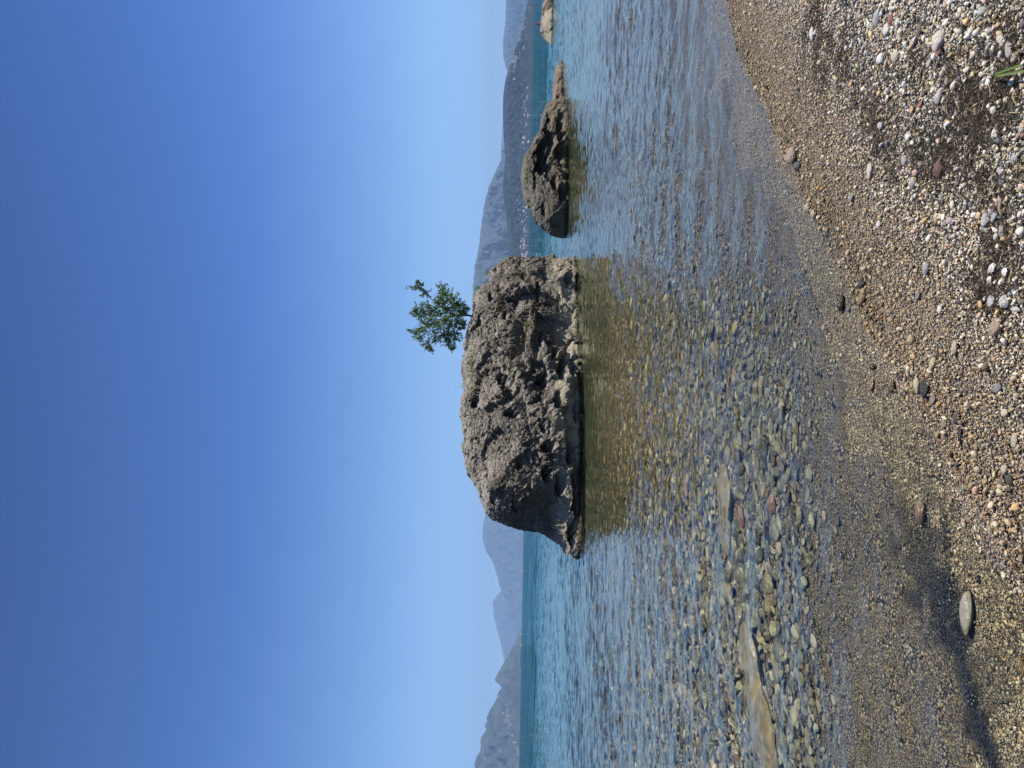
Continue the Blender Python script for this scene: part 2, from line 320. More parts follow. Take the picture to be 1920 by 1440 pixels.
# ------------------------------------------------------------------ rocks
def rock_mat(name, dark, light, moss, band, top_pale):
    m = NT(name); tc = m.n('ShaderNodeNewGeometry'); geo = tc.outputs['Position']; z = m.n('ShaderNodeSeparateXYZ', {0: geo}).outputs[2]
    nz = m.n('ShaderNodeSeparateXYZ', {0: tc.outputs['Normal']}).outputs[2]
    n1 = m.noise(geo, 1.3, 6, .65); n2 = m.noise(geo, 7., 6, .7); n3 = m.noise(geo, 34., 4, .7)
    c = m.mix(m.ramp(m.math('ADD', m.math('MULTIPLY', n1, .5), m.math('MULTIPLY', n2, .5)), [(.38, 0.), (.62, 1.)]), dark, light)
    c = m.mix(1.0, c, m.ramp(n3, [(.35, .35), (.65, 1.6)]), 'MULTIPLY')
    warp = m.n('ShaderNodeVectorMath', {0: geo, 1: m.n('ShaderNodeVectorMath', {0: m.noise(geo, 1.7, 4, .6, 1), 3: .9}, operation='SCALE').outputs[0]}, operation='ADD').outputs[0]
    edge = m.voro(warp, .85, 'DISTANCE_TO_EDGE'); crack = m.math('MULTIPLY', m.maprange(edge, .022, .004), m.maprange(m.noise(geo, 1.1, 2), .42, .58))
    crust = m.maprange(m.noise(warp, .9, 5, .7), .50, .62); c = m.mix(m.math('MULTIPLY', crust, .6), c, m.mix(1.0, c, (.38, .36, .34), 'MULTIPLY'))     # dark lichen crust
    rust = m.maprange(m.noise(warp, 1.5, 4, .7), .60, .70); c = m.mix(m.math('MULTIPLY', rust, .5), c, (.20, .12, .06))
    c = m.mix(crack, c, (.012, .010, .008))
    sp = m.voro(geo, 16., out=1); sd = m.voro(geo, 16.); spr = m.n('ShaderNodeSeparateColor', {0: sp}).outputs
    m1 = m.math('MULTIPLY', m.math('LESS_THAN', sd, .30), m.math('GREATER_THAN', spr[0], .68))
    c = m.mix(m1, c, m.mix(spr[1], (.34, .29, .22), (.62, .58, .5)))
    sp2 = m.voro(geo, 42., out=1); sd2 = m.voro(geo, 42.); s2 = m.n('ShaderNodeSeparateColor', {0: sp2}).outputs
    c = m.mix(m.math('MULTIPLY', m.math('LESS_THAN', sd2, .42), m.math('GREATER_THAN', s2[0], .66)), c, m.mix(s2[1], (.26, .22, .16), (.60, .56, .48)))
    ms = m.maprange(m.math('ADD', m.noise(geo, .8, 4, .6), m.math('MULTIPLY', n2, .35)), .72, .84)
    c = m.mix(m.math('MULTIPLY', ms, .75), c, moss)
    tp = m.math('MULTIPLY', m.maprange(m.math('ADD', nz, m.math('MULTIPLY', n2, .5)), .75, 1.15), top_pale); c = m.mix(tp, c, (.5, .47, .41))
    lo = m.maprange(m.math('ADD', z, m.math('MULTIPLY', m.math('SUBTRACT', n1, .5), 1.1)), .80, .45)
    c = m.mix(m.math('MULTIPLY', lo, .9), c, m.mix(n2, band, tuple(min(1, k*1.6) for k in band)))
    wl = m.maprange(m.math('ADD', z, m.math('MULTIPLY', n2, .14)), .19, .10); c = m.mix(wl, c, (.07, .062, .025))
    h = m.math('ADD', m.math('MULTIPLY', n2, 1.), m.math('ADD', m.math('MULTIPLY', n3, .5), m.math('MULTIPLY', sd2, -.4)))
    h = m.math('SUBTRACT', h, m.math('MULTIPLY', crack, 1.2))
    m.principled(Base_Color=c, Roughness=m.maprange(z, .10, .03, .9, .3), Normal=m.bump(h, 1., .11))
    return m.m
def make_rock(name, label, prof, A, B, W, mat, ns=520, nph=260, disp=1.0, cav=(), seed=1, zb=-1.4, exps=(2.5, 2.5), ext=(.25, .25), group=None, lean=0., cat='rock', trim=(0, 0)):
    A = np.array(A[:2], float); B = np.array(B[:2], float); ax = (B-A)/np.linalg.norm(B-A); nrm = np.array([-ax[1], ax[0]])   # nrm points away from camera
    C0 = A+nrm*W*.85
    pts = []
    for x, y in prof:
        d = ray(x, y); t = ((C0-CAM[:2])@nrm)/(d[:2]@nrm); p = CAM+d*t; pts.append(((p[:2]-C0)@ax, p[2]))
    pts = np.array(pts); u0, u1 = pts[0, 0], pts[-1, 0]
    pts = np.vstack([[(u0-ext[0], zb+.02)], pts, [(u1+ext[1], zb+.02)]])
    seg = np.r_[0, np.cumsum(np.hypot(*np.diff(pts, axis=0).T))]; t = np.linspace(0, seg[-1], ns)
    U = np.interp(t, seg, pts[:, 0]); Z = np.interp(t, seg, pts[:, 1]); k = np.hanning(max(3, ns//60)); k /= k.sum()
    pad = len(k)//2
    U = np.convolve(np.pad(U, pad, 'edge'), k, 'valid')[:ns]; Z = np.convolve(np.pad(Z, pad, 'edge'), k, 'valid')[:ns]
    tau = np.linspace(-1, 1, ns); w = W*(1-np.abs(tau)**3.2)**.55; w = np.maximum(w, .01)
    ph = np.linspace(0, math.pi, nph); c, s = np.cos(ph), np.sin(ph)
    cv = np.sign(c)*np.abs(c)**(2/exps[0]); sv = np.abs(s)**(2/exps[1])
    v = -w[:, None]*cv[None, :]; zz = zb+(Z[:, None]-zb)*sv[None, :]
    um = (U.max()+U.min())/2; U = np.where(U > um, um+(U-um)*(1-trim[1]/(U.max()-um)), um+(U-um)*(1-trim[0]/(um-U.min()))); uu = um+(U[:, None]-um)*(1-.38*(np.abs(v)/W)**2.2)
    v = v+lean*(zz-zb)*(1-sv[None, :])
    V = np.stack([C0[0]+ax[0]*uu+nrm[0]*v, C0[1]+ax[1]*uu+nrm[1]*v, zz], -1).reshape(-1, 3)
    Fq = grid_faces(ns, nph)[:, ::-1]; me = mesh_np(name, V, Fq, mat)
    base = coords(me); sd = seed*7.7
    N = normals(me)
    if (N@np.array([0, 0, 1.])).sum() < 0: me.flip_normals(); N = normals(me)
    top = sstep(0., .35, np.tile(1-sv, ns))                # keep the skyline near its traced place
    endn = np.repeat(np.clip(np.abs(U-um)/max(1e-6, (U.max()-U.min())/2), 0, 1)**5, nph); kk = (.35+.65*top)*(1-.8*endn)
    P = base+sd
    a, b, _ = worley(P*1.15, seed); a2, b2, _ = worley(P*np.array([2.6, 2.6, 2.0])+fbm(P*2, 2, seed)[:, None]*.5, seed+5)
    mk = sstep(-.15, .35, fbm(P*.8, 2, seed+30)); Pw = P+np.stack([fbm(P*1.4, 3, seed+k) for k in (50, 51, 52)], 1)*.30
    f1, e1 = facets(Pw*np.array([.95, .95, 1.15]), seed+3, .33, .08); f2, e2 = facets(Pw*2.7, seed+7, .10, .045)
    d = .20*fbm(P*.9, 3, seed)+f1+f2*(.5+mk)-.10*(1-sstep(.0, .07, e1))*mk-.04*(1-sstep(0, .06, e2))*mk+.04*fbm(P*3.1, 4, seed+2)
    V = base+N*(d*kk*disp)[:, None]; set_co(me, V)
    for (cx, cyy, rx, ry, dp) in cav:                       # overhung hollows, carved inwards and upwards
        v0 = V-CAM; dn = v0@FW; px = 960-F_PX*(v0@UP)/dn; py = 720-F_PX*(v0@RT)/dn; N = normals(me)
        front = (N@np.r_[nrm, 0]) < .3
        wob = fbm(V*5+cx, 2, 8)*.35
        q = np.sqrt(((px-cx)/rx)**2+((py-cyy)/ry)**2)+wob; g = (1-sstep(.55, .98, q))*front*1.3
        V = V+np.r_[nrm*.96, .28][None, :]*(g*dp)[:, None]; set_co(me, V)
    N = normals(me)
    a3, b3, _ = worley(P*6.5, seed+9); a4, b4, _ = worley(P*15., seed+12)
    d = -.03*(1-sstep(0, .2, b3-a3))*sstep(.0, .4, fbm(P*1.7, 2, 77))+.022*fbm(P*8, 4, seed+3, .6)*(1+fbm(P*.9, 2, 31))-.02*a4*1.2+.012
    a5, b5, _ = worley(P*3.4+fbm(P*1.5, 2, 3)[:, None]*.6, seed+21); d = d-.09*(1-sstep(0, .09, b5-a5))*sstep(.0, .35, fbm(P*1.1, 2, 66))+.03*fbm(P*26, 2, seed+8)*(1+fbm(P*1.3, 2, 91))
    V = V+N*(d*min(1, disp))[:, None]; set_co(me, V)
    _v = V[V[:, 2] > .05]; _x, _y = project(_v); print('EXT', label[:20], _y.min(), _y.max(), _x.min(), _x.max())
    o = obj(name, me, label=label, cat=cat, group=group)
    c0 = V.mean(0); c0[2] = 0
    set_co(me, V-c0); o.location = c0
    return o, V
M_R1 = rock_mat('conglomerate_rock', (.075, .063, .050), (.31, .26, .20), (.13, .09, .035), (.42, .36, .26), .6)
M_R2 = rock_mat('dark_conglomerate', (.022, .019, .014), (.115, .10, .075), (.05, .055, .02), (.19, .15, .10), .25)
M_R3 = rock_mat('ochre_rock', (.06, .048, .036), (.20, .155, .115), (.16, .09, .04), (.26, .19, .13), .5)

PR = [(1098, 1042), (1080, 1041), (1068, 1030), (1050, 1012), (1030, 1000), (1015, 990), (1000, 984), (985, 982), (955, 978), (930, 968), (912, 955), (905, 940), (900, 915), (890, 895), (880, 880), (872, 850), (866, 820), (863, 790),
      (866, 760), (873, 735), (868, 715), (866, 690), (868, 665), (870, 650), (874, 630), (880, 605), (885, 585), (888, 560), (897, 545), (910, 533), (918, 520), (919, 508), (930, 497), (944, 489), (960, 490), (985, 493), (1000, 498), (1010, 501),
      (1050, 503), (1062, 499), (1072, 500)]
CAVS = [(945, 712, 14, 16, .35), (958, 775, 16, 9, .30), (893, 752, 9, 12, .28), (1018, 712, 16, 18, .60), (1050, 745, 12, 20, .55), (1030, 835, 14, 14, .5), (1025, 890, 10, 20, .5), (1052, 905, 14, 26, .55), (925, 935, 7, 16, .28), (968, 945, 10, 22, .32),
        (1055, 690, 9, 24, .5), (1014, 635, 5, 14, .25), (920, 555, 5, 10, .2), (948, 590, 6, 10, .2), (1085, 930, 13, 70, .75), (1078, 1000, 14, 34, .55), (1070, 850, 9, 30, .5), (1020, 800, 8, 14, .3), (1082, 770, 9, 26, .4), (1075, 690, 4, 30, .25), (1068, 520, 10, 12, .4),
        (1010, 545, 5, 22, .18), (975, 870, 8, 14, .22), (900, 600, 5, 12, .15), (1040, 660, 6, 14, .25)]
pA, pB = ground_pt(1098, 1042), ground_pt(1080, 500)
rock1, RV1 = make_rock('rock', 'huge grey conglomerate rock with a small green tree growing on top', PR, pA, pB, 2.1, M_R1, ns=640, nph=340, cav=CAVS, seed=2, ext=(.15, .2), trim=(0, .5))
PS = [(1065, 438), (1050, 438), (1035, 438), (1027, 434), (1012, 421), (1002, 407), (995, 389), (990, 377), (982, 359), (977, 340), (977, 327), (980, 310), (990, 297), (995, 289), (996, 282), (1005, 272), (1012, 261), (1013, 246), (1014, 231),
      (1020, 214), (1026, 211), (1033, 212), (1050, 206), (1064, 206)]
rock2, RV2 = make_rock('rock', 'dark humped rock with a large shadowed hollow and grass on its top', PS, ground_pt(1066, 436), ground_pt(1063, 208), 1.7, M_R2, ns=420, nph=240, seed=5, disp=.75,
                       cav=[(1022, 292, 20, 40, .75), (1032, 245, 14, 36, .5), (1052, 235, 12, 40, .5), (1044, 412, 13, 14, .3), (1055, 360, 9, 16, .4), (1020, 390, 6, 16, .25), (1040, 345, 7, 16, .35), (1003, 330, 3, 34, .3), (1050, 290, 8, 20, .35), (1012, 312, 9, 14, .4)], ext=(.1, .1), trim=(.25, 0))
PL = [(1060, 214), (1034, 212), (1036, 196), (1037, 171), (1040, 150), (1043, 134), (1048, 123), (1053, 118), (1056, 118)]
rock3, RV3 = make_rock('rock', 'low ochre rock ledge trailing off beside the dark humped rock', PL, ground_pt(1057, 212), ground_pt(1055, 119), .8, M_R3, ns=260, nph=120, seed=9, disp=.8, cav=[(1047, 188, 6, 14, .6)], ext=(.1, .5), zb=-1.2)
PF = [(1036, 83), (1032, 76), (1024, 66), (1017, 60), (1013, 50), (1015, 36), (1024, 31), (1036, 30)]
rock4, RV4 = make_rock('rock', 'small pointed grey rock low in the lake at the far right', PF, ground_pt(1036, 82), ground_pt(1036, 30), 1.2, M_R1, ns=200, nph=100, seed=12, disp=.7, cav=[(1018, 47, 3, 6, .4)], ext=(.1, .1))
PG = [(1035, 36), (1022, 31), (1016, 26), (1018, 18), (1021, 8), (1023, 0), (1021, -14), (1026, -30), (1036, -42)]
rock5, RV5 = make_rock('rock', 'brown rock cut off by the picture edge beside the small pointed rock', PG, ground_pt(1036, 34), ground_pt(1036, -40), 1.3, M_R3, ns=200, nph=100, seed=15, disp=.7, cav=[(1030, 24, 5, 5, .5)], ext=(.1, .1))

# ------------------------------------------------------------------ gravel and cobbles (instanced stuff)
def ico(sub):
    t = (1+5**.5)/2
    v = [(-1, t, 0), (1, t, 0), (-1, -t, 0), (1, -t, 0), (0, -1, t), (0, 1, t), (0, -1, -t), (0, 1, -t), (t, 0, -1), (t, 0, 1), (-t, 0, -1), (-t, 0, 1)]
    f = [(0, 11, 5), (0, 5, 1), (0, 1, 7), (0, 7, 10), (0, 10, 11), (1, 5, 9), (5, 11, 4), (11, 10, 2), (10, 7, 6), (7, 1, 8), (3, 9, 4), (3, 4, 2), (3, 2, 6), (3, 6, 8), (3, 8, 9), (4, 9, 5), (2, 4, 11), (6, 2, 10), (8, 6, 7), (9, 8, 1)]
    v = [np.array(q)/np.linalg.norm(q) for q in v]
    for _ in range(sub):
        c, nf = {}, []
        def mid(a, b):
            k = (min(a, b), max(a, b))
            if k not in c: q = v[a]+v[b]; v.append(q/np.linalg.norm(q)); c[k] = len(v)-1
            return c[k]
        for a, b, d in f:
            x, y, z = mid(a, b), mid(b, d), mid(d, a); nf += [(a, x, z), (b, y, x), (d, z, y), (x, y, z)]
        f = nf
    return np.array(v), np.array(f)
def stone_mesh(name, sub, seed, rough, mat, blocky=.0):
    V, Fq = ico(sub); P = V*1.1+seed*13.1
    r = 1+rough*fbm(P, 2, seed)
    if blocky:                                   # flatten a few facets
        rr = np.random.default_rng(seed)
        for _ in range(6):
            n = rr.normal(size=3); n /= np.linalg.norm(n); h = rr.uniform(.62, .85); d = (V*r[:, None])@n; r = np.where(d > h, r*(1-blocky)+blocky*r*h/np.maximum(d, 1e-6), r)
    return mesh_np(name, V*r[:, None]*.5, Fq, mat)
peb_g = [stone_mesh('gravel_grain', 1, k, .35, M_GRAV, .6) for k in range(5)]
cob_g = [stone_mesh('cobble_shape', 2, k+10, .22, M_GRAV, .5) for k in range(5)]
def template_coll(name, meshes):
    c = bpy.data.collections.new(name)
    for i, q in enumerate(meshes):
        t_ = bpy.data.objects.new('%s_%d' % (name, i), q); t_.cycles.is_caustics_receiver = True; c.objects.link(t_)
    return c
T_GR = template_coll('grain_shapes', peb_g); T_CO = template_coll('cobble_shapes', cob_g)
def scatter_tree(coll):
    g = bpy.data.node_groups.new('scatter', 'GeometryNodeTree')
    g.interface.new_socket('Geometry', in_out='INPUT', socket_type='NodeSocketGeometry'); g.interface.new_socket('Geometry', in_out='OUTPUT', socket_type='NodeSocketGeometry')
    N = g.nodes; L = g.links; gi = N.new('NodeGroupInput'); go = N.new('NodeGroupOutput')
    ip = N.new('GeometryNodeInstanceOnPoints'); ci = N.new('GeometryNodeCollectionInfo'); ci.inputs[0].default_value = coll; ci.inputs['Separate Children'].default_value = True; ci.inputs['Reset Children'].default_value = True
    def na(nm, ty):
        a = N.new('GeometryNodeInputNamedAttribute'); a.data_type = ty; a.inputs[0].default_value = nm; return a.outputs[0]
    e2r = N.new('FunctionNodeEulerToRotation'); L.new(na('rot', 'FLOAT_VECTOR'), e2r.inputs[0])
    L.new(gi.outputs[0], ip.inputs['Points']); L.new(ci.outputs[0], ip.inputs['Instance']); ip.inputs['Pick Instance'].default_value = True
    L.new(na('idx', 'INT'), ip.inputs['Instance Index']); L.new(e2r.outputs[0], ip.inputs['Rotation']); L.new(na('scl', 'FLOAT_VECTOR'), ip.inputs['Scale'])
    L.new(ip.outputs[0], go.inputs[0]); return g
def scatter(name, P, rot, scl, col, coll, ntypes, label, cat):
    me = bpy.data.meshes.new(name); me.vertices.add(len(P)); me.vertices.foreach_set('co', P.astype(np.float32).ravel())
    for nm, ty, d, key in (('rot', 'FLOAT_VECTOR', rot, 'vector'), ('scl', 'FLOAT_VECTOR', scl, 'vector'), ('pcol', 'FLOAT_COLOR', np.c_[col, np.ones(len(col))], 'color')):
        a = me.attributes.new(nm, ty, 'POINT'); a.data.foreach_set(key, d.astype(np.float32).ravel())
    a = me.attributes.new('idx', 'INT', 'POINT'); a.data.foreach_set('value', rng.integers(0, ntypes, len(P)).astype(np.int32)); me.update()
    o = obj(name, me, label=label, cat=cat, kind='stuff'); md = o.modifiers.new('scatter', 'NODES'); md.node_group = scatter_tree(coll); return o
PAL_DRY = np.array([(.66, .62, .54), (.56, .52, .44), (.46, .40, .31), (.40, .38, .35), (.28, .28, .28), (.17, .19, .21), (.09, .09, .10), (.44, .33, .20), (.50, .36, .16), (.22, .10, .07), (.42, .31, .26), (.13, .10, .07), (.33, .25, .17)])
W_DRY = np.array([.20, .18, .15, .10, .07, .04, .06, .08, .05, .012, .05, .04, .06])
PAL_WET = np.array([(.32, .32, .31), (.21, .22, .235), (.42, .40, .36), (.50, .45, .36), (.60, .57, .51), (.09, .095, .105), (.38, .28, .19), (.32, .16, .12), (.27, .28, .23), (.75, .74, .70), (.46, .34, .19)])
W_WET = np.array([.20, .17, .17, .13, .06, .08, .05, .015, .10, .012, .02])
def colours(n, pal, w):
    c = pal[rng.choice(len(pal), n, p=w/w.sum())]; return np.clip(c*rng.normal(1, .27, (n, 1))*rng.normal(1, .03, (n, 3)), .01, .85)
def region(n, x0, x1, y0, y1): return rng.uniform(x0, x1, n), rng.uniform(y0, y1, n)
def in_view(X, Y, m=.25):
    k = np.abs(X) < Y*.545+m; return k
def place(X, Y, size, flat, pal, w, tilt=.25, sink=.25):
    n = len(X); ab = rng.uniform(.62, .95, n); c = flat*rng.uniform(.8, 1.2, n); scl = np.stack([size, size*ab, size*c], 1)
    rot = np.stack([rng.normal(0, tilt, n), rng.normal(0, tilt, n), rng.uniform(0, 6.28, n)], 1)
    return np.stack([X, Y, ground_z(X, Y)+scl[:, 2]*(.5-sink)], 1), rot, scl, colours(n, pal, w)
# dry beach
n = 640000; X, Y = region(n, -1.5, 4.9, 1.3, 7.2); d = sdist(SHORE, X, Y)
Pn = np.stack([X, Y, X*0], 1); patch = fbm(Pn*1.8, 3, 21)
k = (d < .03) & in_view(X, Y, .95); X, Y, d, patch = X[k], Y[k], d[k], patch[k]
inl = -d; coarse = sstep(.15, 1.1, inl)*(.75+.6*patch)
size = (.0058+.0030*coarse*rng.uniform(.4, 1.6, len(X)))*rng.lognormal(0, .34, len(X)); size = np.where((inl < .16) & (rng.random(len(X)) < .06), size*rng.uniform(1.6, 3., len(X)), size); size = np.where(rng.random(len(X)) < .022+.026*coarse, size*rng.uniform(1.6, 2.8, len(X)), size); size = np.clip(size, .003, .03)
P, rot, scl, col = place(X, Y, size, .62, PAL_DRY, W_DRY, .5, .15); P[:, 2] += rng.uniform(0, .006, len(X))
nearw = sstep(.9, .1, inl)[:, None]; col = np.minimum(col*1.12, .66); col = col*np.array([1.03, 1.0, .93]); col = col*(1-nearw)+nearw*col*np.array([1.0, .89, .72])
dk = dark_at(P[:, 0], P[:, 1]); kk = rng.random(len(P)) > dk*.6; P, rot, scl, col = P[kk], rot[kk], scl[kk], col[kk]; _s = silt_at(P[:, 0], P[:, 1])[:, None]; col = col*(1-_s)+_s*.006  # grains in the streak are blackened with its painted shade
scatter('beach_gravel', P, rot, scl, col, T_GR, 5, 'loose cream, grey and tan gravel covering the dry beach', 'gravel')
# fine gravel under the shallow water
n = 430000; X, Y = region(n, -3., 5.4, 1.3, 8.2); d = sdist(SHORE, X, Y); s = sdist(STEP, X, Y)
k = (d > -.02) & (s < .5) & (rng.random(n) < 1-.9*sstep(-.2, .5, s)) & in_view(X, Y, .8); X, Y = X[k], Y[k]
size = .0062*rng.lognormal(0, .38, len(X)); P, rot, scl, col = place(X, Y, size, .6, PAL_DRY*np.array([1.34, 1.22, 1.08]), W_DRY, .4, .2)
dk = silt_at(P[:, 0], P[:, 1])[:, None]; col = col*(1-dk)+dk*np.array([.006, .006, .007])  # same painted shade on the underwater grains
scatter('shallow_gravel', P, rot, scl, col, T_GR, 5, 'fine wet gravel under the shallow water by the shore', 'gravel')
# cobbles beyond the step
n = 115000; Y = rng.uniform(3.3, 17.5, n)*1.0; X = (rng.uniform(-1, 1, n))*(Y*.56+1.1); s = sdist(STEP, X, Y)
k = (s > -.9) & (rng.random(n) < .12+.88*sstep(-.7, .3, s)) & (rng.random(n) < sstep(18., 11., Y)); X, Y, s = X[k], Y[k], s[k]
size = np.clip(rng.lognormal(math.log(.038), .52, len(X)), .015, .15); size = size*(.28+.72*sstep(-.7, .9, s))
left = sstep(1.0, -.3, X-.15*(Y-4)); size *= (.62+.38*left)
P, rot, scl, col = place(X, Y, size, .42, (PAL_WET*.78+.22*.33)*np.array([1.38, 1.34, 1.14]), W_WET, .16, .05); P[:, 2] += rng.uniform(0, .02, len(X))
gold = (np.exp(-((X+.5)/2.4)**2)*sstep(1., 3.5, s)*(.45+.6*np.clip(fbm(np.stack([X*1.2, Y*2.5, X*0], 1), 3, 61)+.3, 0, 1)))[:, None]; col = col*(1-gold)+gold*col*np.array([1.12, .92, .50])
dk = sstep(2.5, 8, s)[:, None]; col = col*(1-dk)+dk*(col*.7+np.array([.072, .068, .02]))
order = np.argsort(-scl[:, 0]*(1.2/np.hypot(P[:, 0], P[:, 1])))
big = []
for i in order:                                   # the cobbles that show largest become things of their own
    if len(big) >= 110: break
    if P[i, 1] < 9 and in_view(P[i, 0], P[i, 1], -.05): big.append(i)
bigset = np.zeros(len(P), bool); bigset[big] = True
BIG = (P[big], rot[big], scl[big], col[big])
scatter('cobble_bed', P[~bigset], rot[~bigset], scl[~bigset], col[~bigset], T_CO, 5, 'rounded grey cobbles covering the lake bed under clear water', 'cobbles')

# ------------------------------------------------------------------ loose stones, each a thing
shapes = [stone_mesh('pebble', 3, 40+k, .14, M_PEB, .35) for k in range(6)]
slab_shapes = [stone_mesh('boulder', 4, 60+k, .6, M_PEB, .25) for k in range(3)]
def cname(c):
    r, g, b = c; v = (r+g+b)/3
    if v > .42: return 'cream' if r > b*1.12 else 'white'
    if r > g*1.55: return 'reddish brown'
    if r > b*1.45: return 'tan' if v > .2 else 'brown'
    if v < .09: return 'near black'
    return 'blue grey' if b > r*1.05 else 'grey'
def stone(name, me, x, y, z, scl, rot, col, label, cat, group=None):
    o = obj(name, me, label=label, cat=cat, group=group, loc=(x, y, z)); o.scale = scl; o.rotation_euler = rot; o.color = tuple(col)+(1,); return o
def img_stone(x, y, lpx, wpx, deg, hexcol, label, name='pebble', cat='pebble', flat=.6, shp=None, lift=.5, zoff=0.):
    """x, y centre in the photograph; lpx, wpx its extent along / across deg (0 = along the photo's vertical = across the view)"""
    p = ground_pt(x, y); 
    for _ in range(4): p = ground_pt(x, y, float(ground_z(p[0], p[1]))+.004)
    dist = math.dist(p, CAM); m = dist/F_PX; sn = (CAM_H/dist)
    a = math.radians(deg); L, Wd = lpx*m, wpx*m
    # undo foreshortening along the view axis
    L *= math.hypot(math.cos(a), math.sin(a)/max(.55, sn+.35)); Wd *= math.hypot(math.sin(a), math.cos(a)/max(.55, sn+.35))
    Hh = min(L, Wd)*flat
    az = math.atan2(p[0], p[1]); ang = math.atan2(math.sin(a)/max(.55, sn+.35), math.cos(a))
    c = np.array(lin(hexcol)); c = tuple(.62*(c*.7+c.mean()*.3)*np.array([1.05, 1, .95])); me_ = shp if shp else shapes[random.randrange(6)]
    return stone(name, me_, p[0], p[1], p[2]+Hh*(lift-.25)+zoff, (L, Wd, Hh), (random.uniform(-.1, .1), random.uniform(-.1, .1), ang-az), c, label, cat)
